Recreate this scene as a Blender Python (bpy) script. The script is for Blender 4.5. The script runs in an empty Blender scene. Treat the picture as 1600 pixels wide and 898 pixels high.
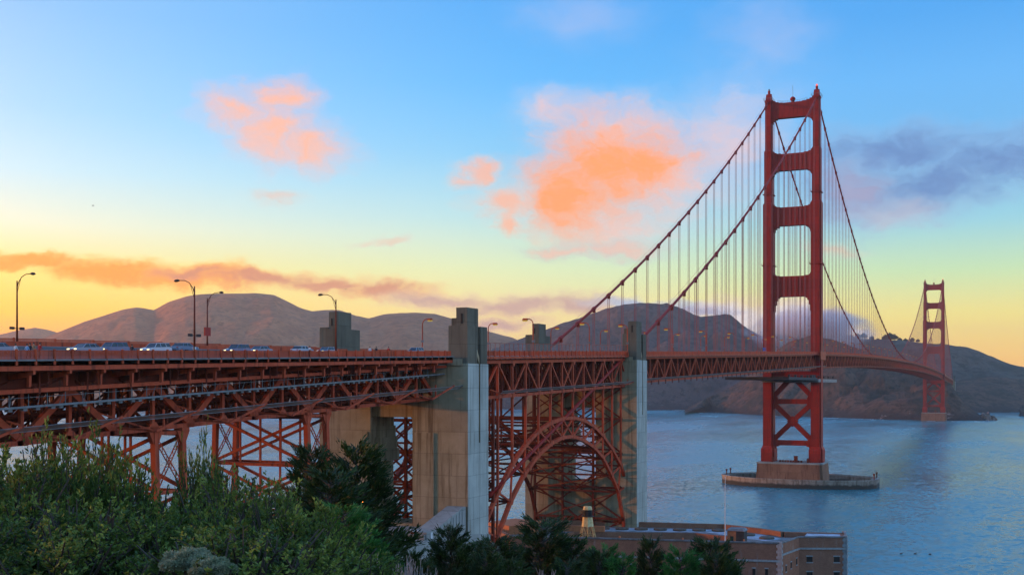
import bpy, math, random
import numpy as np
from mathutils import Vector, Matrix, noise
random.seed(7)
R = math.radians
scene = bpy.context.scene
COL = scene.collection

# ------------------------------------------------------------------ camera
# world frame: +Y runs north along the bridge, +X is east, z = 0 is the water; origin = middle of the south tower
CX, CY, CZ, YAW, F = 116.51, -655.47, 57.71, R(24.3185), 1728.77
cs, sn = math.cos(YAW), math.sin(YAW)
HOR = 601.85
cd = bpy.data.cameras.new('camera')
cam = bpy.data.objects.new('camera', cd); COL.objects.link(cam)
cam.location = (CX, CY, CZ); cam.rotation_euler = (R(90), 0, YAW)
cd.sensor_width = 36; cd.sensor_fit = 'HORIZONTAL'; cd.lens = 36*F/1600
cd.shift_y = (HOR-449)/1600
cd.clip_start = 0.3; cd.clip_end = 40000
scene.camera = cam

def ray(u, v):
    a = (u-800)/F; b = -(v-HOR)/F
    return (a*cs-sn, a*sn+cs, b)
def at_depth(u, v, d):          # place seen at (u, v) in the photograph, d metres ahead
    r = ray(u, v); return Vector((CX+d*r[0], CY+d*r[1], CZ+d*r[2]))
def az_el(u, v):
    r = ray(u, v); return math.atan2(r[0], r[1]), math.atan2(r[2], math.hypot(r[0], r[1]))

# ------------------------------------------------------------------ sun, sky, exposure
SUN_AZ, SUN_EL = R(-106), R(4.2)
GLOW_AZ = R(-92)
sund = Vector((math.sin(SUN_AZ)*math.cos(SUN_EL), math.cos(SUN_AZ)*math.cos(SUN_EL), math.sin(SUN_EL)))
sl = bpy.data.lights.new('sun', 'SUN'); sl.energy = 2.6; sl.angle = R(1.5); sl.color = (1.0, 0.36, 0.09)
so = bpy.data.objects.new('sun', sl); COL.objects.link(so)
so.rotation_euler = sund.to_track_quat('Z', 'Y').to_euler()
scene.view_settings.view_transform = 'Standard'; scene.view_settings.look = 'None'
scene.view_settings.exposure = 0.0; scene.view_settings.gamma = 1.0
scene.view_settings.use_curve_mapping = False
cy = scene.cycles
cy.max_bounces = 6; cy.diffuse_bounces = 0; cy.glossy_bounces = 3; cy.volume_bounces = 2
cy.transparent_max_bounces = 12; cy.transmission_bounces = 3
cy.sample_clamp_indirect = 6.0; cy.use_denoising = True

def lin(c, g=1.0):
    o = []
    for x in c:
        x = x/255.0
        o.append((x/12.92 if x <= 0.04045 else ((x+0.055)/1.055)**2.4)*g)
    return tuple(o)+(1.0,)

class NT:
    def __init__(s, tree): s.t = tree
    def node(s, typ, **kw):
        n = s.t.nodes.new(typ)
        for k, v in kw.items(): setattr(n, k, v)
        return n
    def sock(s, n, i, v):
        if isinstance(v, bpy.types.NodeSocket): s.t.links.new(v, n.inputs[i])
        elif v is not None: n.inputs[i].default_value = v
    def math(s, op, a, b=None, c=None, clamp=False):
        n = s.node('ShaderNodeMath', operation=op, use_clamp=clamp)
        s.sock(n, 0, a); s.sock(n, 1, b); s.sock(n, 2, c); return n.outputs[0]
    def vm(s, op, a, b=None, out=0):
        n = s.node('ShaderNodeVectorMath', operation=op); s.sock(n, 0, a); s.sock(n, 1, b); return n.outputs[out]
    def comb(s, x, y, z=0.0):
        n = s.node('ShaderNodeCombineXYZ'); s.sock(n, 0, x); s.sock(n, 1, y); s.sock(n, 2, z); return n.outputs[0]
    def ramp(s, fac, stops, interp='LINEAR'):
        n = s.node('ShaderNodeValToRGB'); s.sock(n, 0, fac); cr = n.color_ramp; cr.interpolation = interp
        while len(cr.elements) < len(stops): cr.elements.new(0.5)
        for e, (p, c) in zip(cr.elements, stops): e.position = p; e.color = c if len(c) == 4 else tuple(c)+(1,)
        return n.outputs[0]
    def mix(s, f, a, b, blend='MIX'):
        n = s.node('ShaderNodeMix', data_type='RGBA', blend_type=blend)
        s.sock(n, 0, f); s.sock(n, 6, a); s.sock(n, 7, b); return n.outputs[2]
    def noise(s, vec, scale, detail=3.0, rough=0.5, out=0):
        n = s.node('ShaderNodeTexNoise'); s.sock(n, 'Vector', vec); s.sock(n, 'Scale', scale)
        s.sock(n, 'Detail', detail); s.sock(n, 'Roughness', rough); return n.outputs[out]
    def smooth(s, x, a, b):
        n = s.node('ShaderNodeMapRange', interpolation_type='SMOOTHSTEP')
        s.sock(n, 0, x); s.sock(n, 1, a); s.sock(n, 2, b); return n.outputs[0]

world = bpy.data.worlds.new('World'); scene.world = world; world.use_nodes = True
W = NT(world.node_tree)
for n in list(world.node_tree.nodes): world.node_tree.nodes.remove(n)
wout = W.node('ShaderNodeOutputWorld'); wbg = W.node('ShaderNodeBackground')
tc = W.node('ShaderNodeTexCoord'); dirv = W.vm('NORMALIZE', tc.outputs['Generated'])
sep = W.node('ShaderNodeSeparateXYZ'); W.sock(sep, 0, dirv)
EL = W.math('ARCSINE', sep.outputs[2]); AZ = W.math('ARCTAN2', sep.outputs[0], sep.outputs[1])
eln = W.math('DIVIDE', EL, R(90), clamp=True)
def elpos(v, u=800): return max(0.0, az_el(u, v)[1]/R(90))
def skyramp(u, stops, top):
    L = [(elpos(v, u), lin(c, g)) for v, c, g in stops]; L.sort(key=lambda a: a[0])
    return W.ramp(eln, L+[(0.42, lin(top[0])), (1.0, lin(top[1]))], 'EASE' if False else 'LINEAR')
TOP = ((110, 165, 232), (80, 135, 210))
s_left = skyramp(0, [(0, (146, 202, 252), .92), (160, (172, 220, 254), .95), (260, (206, 238, 250), .95), (345, (244, 244, 214), 0.98), (420, (255, 228, 118), 1.05), (480, (255, 200, 40), 1.15), (530, (255, 164, 30), 1.15), (601, (255, 132, 34), 1.0)], TOP)
s_mid = skyramp(800, [(0, (86, 174, 248), .9), (130, (102, 188, 252), .92), (240, (136, 206, 248), .92), (340, (184, 226, 230), 0.95), (420, (224, 236, 186), 1.0), (500, (252, 224, 142), 1.05), (601, (255, 190, 96), 1)], TOP)
s_right = skyramp(1550, [(0, (84, 170, 244), .88), (110, (106, 184, 248), .9), (240, (118, 188, 238), .9), (340, (152, 210, 224), 0.95), (420, (198, 226, 174), 1.0), (490, (242, 222, 118), 1.05), (560, (255, 198, 86), 1.05), (601, (255, 170, 74), 1)], TOP)
s_east = skyramp(1550, [(0, (150, 200, 250), 1.6), (240, (186, 218, 250), 1.75), (420, (214, 226, 244), 1.75), (520, (230, 220, 228), 1.65), (601, (210, 200, 212), 1.3)], ((120, 170, 232), (80, 135, 210)))
a0, a1, a2 = az_el(0, 450)[0], az_el(800, 450)[0], az_el(1560, 450)[0]
# angle away from the sun's bearing, 0..pi, so that the sky is symmetrical about the sun
dsun = W.math('ARCCOSINE', W.vm('DOT_PRODUCT', W.vm('NORMALIZE', W.comb(sep.outputs[0], sep.outputs[1])), (math.sin(GLOW_AZ), math.cos(GLOW_AZ), 0), out=1))
f1 = W.smooth(dsun, a0-GLOW_AZ-0.12, a1-GLOW_AZ+0.1)
f2 = W.smooth(dsun, a1-GLOW_AZ-0.1, a2-GLOW_AZ)
f3 = W.smooth(dsun, a2-GLOW_AZ+0.05, R(150))
c = W.mix(f1, s_left, s_mid); c = W.mix(f2, c, s_right); c = W.mix(f3, c, s_east)
# clouds, each one built from soft ellipses in bearing and elevation, broken up by turbulence
p2 = W.comb(AZ, EL)
n1 = W.noise(W.vm('MULTIPLY', p2, (1, 1.6, 1)), 17.0, 5.0, 0.55, out=1)
n2 = W.noise(W.vm('MULTIPLY', p2, (1, 1.6, 1)), 60.0, 4.0, 0.6, out=1)
warp = W.vm('ADD', W.vm('MULTIPLY', W.vm('SUBTRACT', n1, (0.5, 0.5, 0.5)), (0.075, 0.040, 0)), W.vm('MULTIPLY', W.vm('SUBTRACT', n2, (0.5, 0.5, 0.5)), (0.016, 0.010, 0)))
pw = W.vm('ADD', p2, warp)
n3 = W.noise(W.vm('MULTIPLY', pw, (1, 1.5, 1)), 30.0, 6.0, 0.62)
n4 = W.noise(W.vm('MULTIPLY', pw, (1, 1.7, 1)), 75.0, 5.0, 0.62)
def blobs(L):
    tot = None
    for (u, v, ru, rv) in L:
        a, e = az_el(u, v); k = math.cos(a+YAW)**2/F
        d = W.vm('LENGTH', W.vm('MULTIPLY', W.vm('SUBTRACT', pw, (a, e, 0)), (1/(ru*k*1.35), 1/(rv*k*1.35), 0)), out=1)
        g = W.math('SUBTRACT', 1.0, d)
        tot = g if tot is None else W.math('SMOOTH_MAX', tot, g, 0.25)
    return tot
def cloud(c, L, colA, colB, opac, lo=0.0, hi=0.5, tex=0.62, gA=1.0, gB=1.0):
    m = blobs(L)
    m = W.math('ADD', m, W.math('MULTIPLY', W.math('SUBTRACT', n3, 0.55), tex))
    a = W.math('MULTIPLY', W.math('MULTIPLY', W.smooth(m, lo-0.06, hi+0.25), W.math('ADD', 0.8, W.math('MULTIPLY', n4, 0.4)), clamp=True), opac)
    col = W.mix(W.smooth(W.math('ADD', m, W.math('MULTIPLY', W.math('SUBTRACT', n4, 0.5), 0.9)), lo+0.05, hi+0.2), lin(colA, gA), lin(colB, gB))
    return W.mix(a, c, col)
c = cloud(c, [(900, 28, 110, 45), (1200, 60, 90, 80), (1160, 190, 130, 110)], (176, 196, 234), (192, 194, 224), 0.4, 0, 1.0)
c = cloud(c, [(970, 205, 140, 56), (870, 170, 70, 34), (1060, 280, 110, 80), (960, 355, 110, 45), (1130, 230, 90, 90)], (204, 206, 222), (236, 196, 190), 0.75, -0.05, 0.9, 0.8)
c = cloud(c, [(1400, 235, 170, 36), (1450, 285, 150, 50), (1560, 250, 120, 50), (1330, 300, 90, 60)], (150, 180, 218), (104, 138, 190), 0.95, -0.2, 0.7, 0.6)
c = cloud(c, [(1390, 330, 110, 32), (1330, 300, 60, 50)], (186, 180, 200), (206, 180, 188), 0.4, 0.05, 0.7)
c = cloud(c, [(362, 175, 62, 38), (438, 150, 60, 38), (425, 205, 76, 56), (486, 230, 70, 36)], (226, 192, 200), (255, 182, 144), 0.92, -0.08, 0.85, 0.9)
c = cloud(c, [(940, 262, 112, 72), (895, 310, 84, 66), (1005, 256, 84, 50)], (246, 184, 160), (255, 160, 98), 0.98, -0.16, 0.6, 0.75)
c = cloud(c, [(785, 315, 46, 28), (788, 348, 28, 20), (742, 272, 34, 20)], (236, 200, 184), (250, 178, 142), 0.8, 0, 0.6)
c = cloud(c, [(430, 305, 46, 16), (608, 376, 50, 8), (1300, 385, 60, 12)], (220, 210, 200), (232, 190, 168), 0.55, 0, 0.7)
c = cloud(c, [(870, 394, 70, 12), (960, 386, 90, 18)], (180, 196, 200), (232, 188, 172), 0.8, 0, 0.7)
c = cloud(c, [(-80, 404, 150, 14), (60, 409, 130, 15), (180, 424, 120, 25), (300, 430, 120, 25)], (255, 198, 78), (255, 160, 52), 0.95, 0, 0.5, 0.4)
c = cloud(c, [(300, 424, 60, 14), (400, 434, 100, 18), (500, 443, 100, 18), (600, 456, 100, 17)], (255, 184, 110), (214, 142, 112), 0.92, 0, 0.6, 0.4)
c = cloud(c, [(690, 472, 110, 16), (800, 482, 120, 22), (900, 480, 100, 24), (760, 515, 130, 16)], (226, 188, 168), (196, 152, 150), 0.85, 0, 0.7, 0.4)
c = cloud(c, [(1010, 474, 90, 13), (1085, 486, 60, 16)], (196, 204, 222), (168, 184, 214), 0.85, 0, 0.5, 0.3)
c = cloud(c, [(1150, 500, 70, 34), (1235, 500, 70, 56), (1300, 512, 46, 34), (1330, 526, 40, 8)], (240, 206, 196), (232, 222, 226), 0.92, 0, 0.5, 0.35)
c = W.mix(W.smooth(EL, -0.02, -0.2), c, (0.10, 0.13, 0.17, 1))
# aureole of the low sun just outside the left edge
g_ = W.vm('DOT_PRODUCT', dirv, tuple(Vector((math.sin(R(-88))*math.cos(R(3)), math.cos(R(-88))*math.cos(R(3)), math.sin(R(3))))), out=1)
g_ = W.math('POWER', W.math('MAXIMUM', g_, 0.0), 14.0)
c = W.mix(W.math('MULTIPLY', g_, W.math('GREATER_THAN', EL, -0.02)), c, (3.0, 1.15, 0.20, 1), 'ADD')
W.sock(wbg, 'Color', c); W.sock(wbg, 'Strength', 1.18); W.t.links.new(wbg.outputs[0], wout.inputs[0])
cy.volume_max_steps = 64
world.cycles.sampling_method = 'MANUAL'; world.cycles.sample_map_resolution = 1024

# ------------------------------------------------------------------ materials
def new_mat(name):
    m = bpy.data.materials.new(name); m.use_nodes = True
    t = NT(m.node_tree); b = m.node_tree.nodes['Principled BSDF']
    return m, t, b
def pos(t, sc=(1, 1, 1)):
    g = t.node('ShaderNodeNewGeometry'); return t.vm('MULTIPLY', g.outputs['Position'], sc)
def mk(name, colA, colB, rough=0.6, scale=0.5, stretch=(1, 1, 1), detail=4, bump=0.0, bscale=None, metal=0.0, spec=0.4, mid=(0.35, 0.65)):
    m, t, b = new_mat(name)
    p = pos(t, stretch); n = t.noise(p, scale, detail, 0.6)
    t.sock(b, 'Base Color', t.ramp(n, [(mid[0], colA), (mid[1], colB)]))
    b.inputs['Roughness'].default_value = rough; b.inputs['Metallic'].default_value = metal
    b.inputs['Specular IOR Level'].default_value = spec
    if bump:
        bn = t.node('ShaderNodeBump'); bn.inputs['Strength'].default_value = bump; bn.inputs['Distance'].default_value = 0.1
        t.sock(bn, 'Height', t.noise(p, bscale or scale*4, 4, 0.6)); t.sock(b, 'Normal', bn.outputs[0])
    return m
def steel(name, a, b_, grime=(0.12, 0.03, 0.02), plates=0.0):
    m, t, b = new_mat(name)
    p = pos(t); n = t.noise(p, 0.35, 5, 0.65)
    c = t.ramp(n, [(0.3, a), (0.7, b_)])
    st = t.noise(t.vm('MULTIPLY', p, (1.6, 1.6, 0.12)), 1.0, 4, 0.6)
    c = t.mix(t.math('MULTIPLY', t.smooth(st, 0.50, 0.70), 0.75), c, tuple(grime)+(1,))
    if plates:
        sp = t.node('ShaderNodeSeparateXYZ'); t.sock(sp, 0, p)
        cell = t.math('FLOOR', t.math('MULTIPLY', sp.outputs[2], plates))
        wn = t.node('ShaderNodeTexWhiteNoise', noise_dimensions='1D'); t.sock(wn, 'W', cell)
        c = t.mix(t.math('MULTIPLY', wn.outputs[0], 0.38), c, tuple(grime)+(1,))
        fr = t.math('FRACT', t.math('MULTIPLY', sp.outputs[2], plates))
        c = t.mix(t.math('MULTIPLY', t.math('LESS_THAN', fr, 0.06), 0.35), c, tuple(grime)+(1,))
    t.sock(b, 'Base Color', c); b.inputs['Roughness'].default_value = 0.55; b.inputs['Specular IOR Level'].default_value = 0.12
    return m
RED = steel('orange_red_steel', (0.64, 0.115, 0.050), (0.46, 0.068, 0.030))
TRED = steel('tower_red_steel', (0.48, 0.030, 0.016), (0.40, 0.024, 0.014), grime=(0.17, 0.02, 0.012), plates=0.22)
SHADERED = steel('shade_dark_steel', (0.22, 0.042, 0.022), (0.12, 0.026, 0.016), grime=(0.05, 0.022, 0.015))  # inner truss and arch shade put into this colour; small fittings share it
CABLE = steel('cable_red_paint', (0.40, 0.030, 0.020), (0.33, 0.025, 0.018))
ROPE = mk('suspender_rope', (0.42, 0.10, 0.08), (0.34, 0.07, 0.06), 0.6, 0.3)
GREY = mk('galvanised_steel', (0.22, 0.25, 0.27), (0.13, 0.15, 0.16), 0.5, 0.8)
DARK = mk('dark_bitumen', (0.03, 0.03, 0.032), (0.05, 0.05, 0.05), 0.8, 1.0)
ASPH = mk('asphalt', (0.055, 0.055, 0.055), (0.075, 0.072, 0.07), 0.9, 0.8)
KERB = mk('pale_kerb_concrete', (0.25, 0.245, 0.24), (0.17, 0.17, 0.165), 0.9, 0.8)
PAINTW = mk('white_paint', (0.8, 0.8, 0.78), (0.7, 0.7, 0.68), 0.6, 1.0)

def concrete(name, a, b_, stain, lift=4.4, streak=0.6, off=0.0):
    m, t, b = new_mat(name)
    p = pos(t); sp = t.node('ShaderNodeSeparateXYZ'); t.sock(sp, 0, p)
    c = t.ramp(t.noise(p, 0.22, 6, 0.65), [(0.3, a), (0.7, b_)])
    blk = t.node('ShaderNodeTexBrick'); blk.offset = 0.5
    t.sock(blk, 'Vector', t.comb(t.math('ADD', sp.outputs[0], sp.outputs[1]), t.math('ADD', sp.outputs[2], off), 0.0))
    for k, v in (('Scale', 1.0), ('Mortar Size', 0.05), ('Mortar Smooth', 0.3), ('Brick Width', 6.0), ('Row Height', lift), ('Bias', 0.0)): t.sock(blk, k, v)
    t.sock(blk, 'Color1', (0.86, 0.86, 0.86, 1)); t.sock(blk, 'Color2', (1.06, 1.06, 1.06, 1)); t.sock(blk, 'Mortar', (0.55, 0.55, 0.55, 1))
    c = t.mix(0.8, c, blk.outputs[0], 'MULTIPLY')
    st = t.noise(t.vm('MULTIPLY', p, (0.9, 0.9, 0.05)), 1.0, 5, 0.65)
    c = t.mix(t.math('MULTIPLY', t.smooth(st, 0.48, 0.70), streak), c, tuple(stain)+(1,))
    brd = t.math('FRACT', t.math('MULTIPLY', sp.outputs[2], 1/0.3))
    bn = t.node('ShaderNodeBump'); bn.inputs['Strength'].default_value = 0.5; bn.inputs['Distance'].default_value = 0.06
    h = t.math('ADD', t.math('MULTIPLY', t.math('GREATER_THAN', brd, 0.12), 0.5), t.noise(p, 1.6, 5, 0.7))
    t.sock(bn, 'Height', t.math('ADD', h, t.math('MULTIPLY', blk.outputs[1], -2.0))); t.sock(b, 'Normal', bn.outputs[0])
    t.sock(b, 'Base Color', c); b.inputs['Roughness'].default_value = 0.9; b.inputs['Specular IOR Level'].default_value = 0.2
    return m
CONC = concrete('board_marked_concrete', (0.54, 0.44, 0.29), (0.38, 0.30, 0.18), (0.17, 0.115, 0.06), 4.4, 0.85)
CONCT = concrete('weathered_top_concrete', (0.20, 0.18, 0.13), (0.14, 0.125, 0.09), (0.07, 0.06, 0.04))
PIERC = concrete('pier_concrete', (0.36, 0.19, 0.115), (0.25, 0.125, 0.075), (0.12, 0.05, 0.03), 8.0, 0.9)
PALEC = concrete('pale_face_concrete', (0.58, 0.60, 0.53), (0.44, 0.46, 0.41), (0.24, 0.22, 0.17), 4.4, 0.8)
WALLC = concrete('retaining_wall_concrete', (0.44, 0.44, 0.40), (0.34, 0.34, 0.31), (0.20, 0.18, 0.15), 3.0, 0.4)

def fender_mat():
    m, t, b = new_mat('fender_concrete')
    p = pos(t); sp = t.node('ShaderNodeSeparateXYZ'); t.sock(sp, 0, p)
    c = t.ramp(t.noise(t.vm('MULTIPLY', p, (1, 1, 2)), 0.25, 6, 0.7), [(0.3, (0.42, 0.38, 0.32)), (0.7, (0.24, 0.20, 0.16))])
    z = t.math('ADD', sp.outputs[2], t.math('MULTIPLY', t.noise(p, 0.3, 4, 0.7), 2.6))
    st = t.noise(t.vm('MULTIPLY', p, (0.7, 0.7, 0.08)), 1.0, 5, 0.7)
    c = t.mix(t.math('MULTIPLY', t.smooth(st, 0.45, 0.65), 0.8), c, (0.12, 0.085, 0.06, 1))
    c = t.mix(t.smooth(z, 4.4, 3.0), c, (0.035, 0.035, 0.03, 1))
    t.sock(b, 'Base Color', c); b.inputs['Roughness'].default_value = 0.85; return m
FEND = fender_mat()

def brick_mat():
    m, t, b = new_mat('fort_brick')
    p = pos(t); sp = t.node('ShaderNodeSeparateXYZ'); t.sock(sp, 0, p)
    c = t.ramp(t.noise(p, 0.35, 6, 0.7), [(0.3, (0.40, 0.185, 0.11)), (0.7, (0.27, 0.12, 0.075))])
    blk = t.node('ShaderNodeTexBrick')
    t.sock(blk, 'Vector', t.comb(t.math('ADD', sp.outputs[0], sp.outputs[1]), sp.outputs[2], 0.0))
    for k, v in (('Scale', 1.0), ('Mortar Size', 0.02), ('Brick Width', 0.5), ('Row Height', 0.16)): t.sock(blk, k, v)
    t.sock(blk, 'Color1', (0.75, 0.75, 0.75, 1)); t.sock(blk, 'Color2', (1.15, 1.1, 1.1, 1)); t.sock(blk, 'Mortar', (1.2, 1.3, 1.35, 1))
    c = t.mix(0.7, c, blk.outputs[0], 'MULTIPLY')
    st = t.noise(t.vm('MULTIPLY', p, (0.8, 0.8, 0.15)), 1.0, 5, 0.65)
    c = t.mix(t.math('MULTIPLY', t.smooth(st, 0.56, 0.75), 0.5), c, (0.42, 0.36, 0.32, 1))
    t.sock(b, 'Base Color', c); b.inputs['Roughness'].default_value = 0.9; b.inputs['Specular IOR Level'].default_value = 0.2; return m
BRICK = brick_mat()
STONE = mk('pale_granite_trim', (0.42, 0.42, 0.40), (0.30, 0.30, 0.29), 0.85, 1.2, detail=5, mid=(0.4, 0.6))
ROOFG = mk('fort_roof_grey', (0.26, 0.27, 0.28), (0.16, 0.15, 0.14), 0.9, 0.5, detail=6, mid=(0.4, 0.6))
ROOFW = mk('pale_roof_membrane', (0.55, 0.60, 0.68), (0.36, 0.38, 0.42), 0.55, 0.5, detail=6, mid=(0.42, 0.6))
BLACK = mk('black_opening', (0.012, 0.011, 0.010), (0.02, 0.018, 0.016), 0.8, 1.0)
CREAM = mk('sunlit_cream_paint', (0.80, 0.66, 0.34), (0.60, 0.42, 0.16), 0.6, 1.5, detail=5)  # cream, with the low sun's yellow-orange put into the colour
LATT = mk('sun_yellow_lattice', (0.72, 0.50, 0.22), (0.55, 0.34, 0.12), 0.6, 1.5)  # low sun on the lighthouse stand put into the colour
SUNORANGE = mk('sunlit_orange', (0.60, 0.22, 0.09), (0.48, 0.16, 0.07), 0.8, 1.5)  # low sun's orange put into hut, chimneys and parapet; cabinet base shares it
REDP = mk('red_door_paint', (0.42, 0.02, 0.015), (0.36, 0.02, 0.015), 0.5, 2)
BLUEP = mk('blue_cover', (0.02, 0.16, 0.60), (0.02, 0.12, 0.48), 0.6, 2)
POSTP = mk('pale_blue_post_paint', (0.42, 0.58, 0.66), (0.30, 0.44, 0.52), 0.5, 8)
RUBBER = mk('rubber', (0.02, 0.02, 0.02), (0.03, 0.03, 0.03), 0.9, 3)
def flat(name, c, rough=0.5, emit=None, es=1.0, metal=0.0):
    m, t, b = new_mat(name); b.inputs['Base Color'].default_value = tuple(c)+(1,); b.inputs['Roughness'].default_value = rough
    b.inputs['Metallic'].default_value = metal
    if emit: b.inputs['Emission Color'].default_value = tuple(emit)+(1,); b.inputs['Emission Strength'].default_value = es
    return m
LENS = flat('sodium_lamp_lens', (0.6, 0.45, 0.05), 0.4, (1.0, 0.62, 0.06), 0.25)
BEACON = flat('red_beacon_lens', (0.8, 0.05, 0.03), 0.4, (1.0, 0.12, 0.06), 1.5)
BULB = flat('orange_lamp_glow', (0.9, 0.4, 0.1), 0.4, (1.0, 0.30, 0.05), 9.0)
GLASSC = flat('car_glass', (0.02, 0.03, 0.04), 0.08)
def car_paint(name, c):
    m, t, b = new_mat(name); b.inputs['Base Color'].default_value = tuple(c)+(1,); b.inputs['Roughness'].default_value = 0.25
    b.inputs['Coat Weight'].default_value = 0.6; b.inputs['Coat Roughness'].default_value = 0.05
    return m
SILVER = car_paint('silver_paint', (0.16, 0.22, 0.33)); CBLUE = car_paint('blue_car_paint', (0.04, 0.10, 0.24))
CWHITE = car_paint('white_car_paint', (0.46, 0.52, 0.62)); CDARK = car_paint('dark_car_paint', (0.03, 0.035, 0.05))
HEADL = flat('headlight_lens', (0.9, 0.85, 0.6), 0.2, (1.0, 0.75, 0.3), 2.5)
SKIN = flat('skin', (0.45, 0.25, 0.17), 0.6)
CLOTH = {k: flat('cloth_'+k, v, 0.9) for k, v in dict(white=(0.7, 0.72, 0.75), red=(0.55, 0.03, 0.03), blue=(0.25, 0.45, 0.7), dark=(0.03, 0.03, 0.04), tan=(0.40, 0.22, 0.12), jeans=(0.05, 0.08, 0.16)).items()}
HAIR = flat('dark_hair', (0.02, 0.015, 0.012), 0.7)
def net_mat(name, c, alpha):
    m, t, b = new_mat(name); g = pos(t); sp = t.node('ShaderNodeSeparateXYZ'); t.sock(sp, 0, g)
    b.inputs['Base Color'].default_value = tuple(c)+(1,); b.inputs['Roughness'].default_value = 0.6
    b.inputs['Alpha'].default_value = alpha
    return m
NET = net_mat('safety_net_mesh', (0.32, 0.28, 0.26), 0.55)
FENCE = net_mat('chain_link_mesh', (0.28, 0.16, 0.15), 0.38)

def water_mat():
    m, t, b = new_mat('sea_water')
    p = pos(t)
    b.inputs['Base Color'].default_value = (0.045, 0.19, 0.29, 1); b.inputs['Roughness'].default_value = 0.12
    b.inputs['IOR'].default_value = 1.333; b.inputs['Specular IOR Level'].default_value = 0.5
    patch = t.smooth(t.noise(t.vm('MULTIPLY', p, (1.0, 0.30, 1)), 0.007, 5, 0.62), 0.35, 0.68)
    def nv(scale, amp, st=(1.0, 0.55, 1), det=3):
        return t.vm('MULTIPLY', t.vm('SUBTRACT', t.noise(t.vm('MULTIPLY', p, st), scale, det, 0.6, out=1), (0.5, 0.5, 0.5)), (amp, amp, 0))
    v = t.vm('ADD', t.vm('ADD', nv(0.02, 0.07), nv(0.13, 0.38, (1.0, 0.7, 1))), nv(0.5, 0.75, (1.0, 0.7, 1)))
    sc_ = t.math('ADD', 0.55, t.math('MULTIPLY', patch, 0.6))
    vs_ = t.node('ShaderNodeVectorMath', operation='SCALE'); t.sock(vs_, 0, v); t.sock(vs_, 3, sc_)
    t.sock(b, 'Normal', t.vm('NORMALIZE', t.vm('ADD', vs_.outputs[0], (0, 0, 1))))
    t.sock(b, 'Roughness', t.math('ADD', 0.17, t.math('MULTIPLY', patch, 0.14)))
    t.sock(b, 'Base Color', t.mix(patch, (0.018, 0.17, 0.20, 1), (0.075, 0.31, 0.36, 1)))
    return m
WATER = water_mat()

def hill_mat(name, grass, scrub, rock, sc=1.0, shore=14.0):
    m, t, b = new_mat(name)
    p = pos(t); sp = t.node('ShaderNodeSeparateXYZ'); t.sock(sp, 0, p)
    n = t.noise(p, 0.012*sc, 7, 0.65); n2 = t.noise(p, 0.05*sc, 5, 0.7)
    c = t.ramp(n, [(0.38, scrub), (0.50, grass), (0.68, tuple(x*1.25 for x in grass))])
    c = t.mix(t.smooth(n2, 0.5, 0.60), c, tuple(x*0.8 for x in scrub)+(1,))
    n5 = t.noise(t.vm('MULTIPLY', p, (1, 1, 0.25)), 0.03*sc, 6, 0.75)
    c = t.mix(t.math('MULTIPLY', t.smooth(n5, 0.52, 0.62), 0.12 if name.startswith('far') else 0.6), c, tuple(x*0.55 for x in grass)+(1,))
    z = t.math('ADD', sp.outputs[2], t.math('MULTIPLY', t.noise(p, 0.02, 5, 0.7), -2.2*shore))
    c = t.mix(t.smooth(z, 0.4*shore, -0.9*shore), c, tuple(rock)+(1,))
    pale = t.math('MULTIPLY', t.smooth(t.noise(p, 0.035, 6, 0.75), 0.60, 0.68), t.smooth(sp.outputs[2], 26.0, 8.0))
    c = t.mix(t.math('MULTIPLY', pale, 0.8), c, (0.42, 0.38, 0.36, 1))
    t.sock(b, 'Base Color', c); b.inputs['Roughness'].default_value = 0.95; b.inputs['Specular IOR Level'].default_value = 0.1
    bn = t.node('ShaderNodeBump'); bn.inputs['Strength'].default_value = 0.3 if name.startswith('far') else 1.0; bn.inputs['Distance'].default_value = 9.0
    t.sock(bn, 'Height', t.noise(p, 0.06, 6, 0.7)); t.sock(b, 'Normal', bn.outputs[0])
    return m
HILLF = hill_mat('far_hill_glow_grass', (0.46, 0.185, 0.085), (0.40, 0.16, 0.078), (0.06, 0.045, 0.04))  # orange glow of the hazy air put into the hill colour
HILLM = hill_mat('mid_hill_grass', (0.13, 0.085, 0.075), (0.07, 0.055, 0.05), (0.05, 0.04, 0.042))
HILLN = hill_mat('headland_grass', (0.14, 0.08, 0.055), (0.05, 0.045, 0.035), (0.045, 0.036, 0.036), 1.6)
HILLB = hill_mat('wooded_ridge', (0.10, 0.085, 0.07), (0.045, 0.05, 0.04), (0.05, 0.05, 0.05), 1.2)
GROUND = mk('bluff_soil_and_grass', (0.06, 0.07, 0.03), (0.12, 0.09, 0.06), 0.95, 0.25, detail=7, bump=0.6)

def leaf_mat(name, a, b_, c_, sc=1.5, trans=0.25):
    m, t, b = new_mat(name)
    p = pos(t); n = t.noise(p, sc, 3, 0.7); n2 = t.noise(p, sc*9, 2, 0.6)
    n = t.math('ADD', t.math('MULTIPLY', n, 0.6), t.math('MULTIPLY', n2, 0.4))
    t.sock(b, 'Base Color', t.ramp(n, [(0.36, a), (0.5, b_), (0.62, c_)])); b.inputs['Roughness'].default_value = 0.55
    b.inputs['Specular IOR Level'].default_value = 0.3
    tr = t.node('ShaderNodeBsdfTranslucent'); t.sock(tr, 0, t.ramp(n, [(0.4, b_), (0.6, c_)]))
    ms = t.node('ShaderNodeMixShader'); ms.inputs[0].default_value = trans
    t.t.links.new(b.outputs[0], ms.inputs[1]); t.t.links.new(tr.outputs[0], ms.inputs[2])
    t.t.links.new(ms.outputs[0], m.node_tree.nodes['Material Output'].inputs[0])
    return m
LEAF = leaf_mat('coastal_shrub_leaf', (0.018, 0.045, 0.010), (0.085, 0.145, 0.022), (0.36, 0.42, 0.07), 1.3, 0.25)
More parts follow.
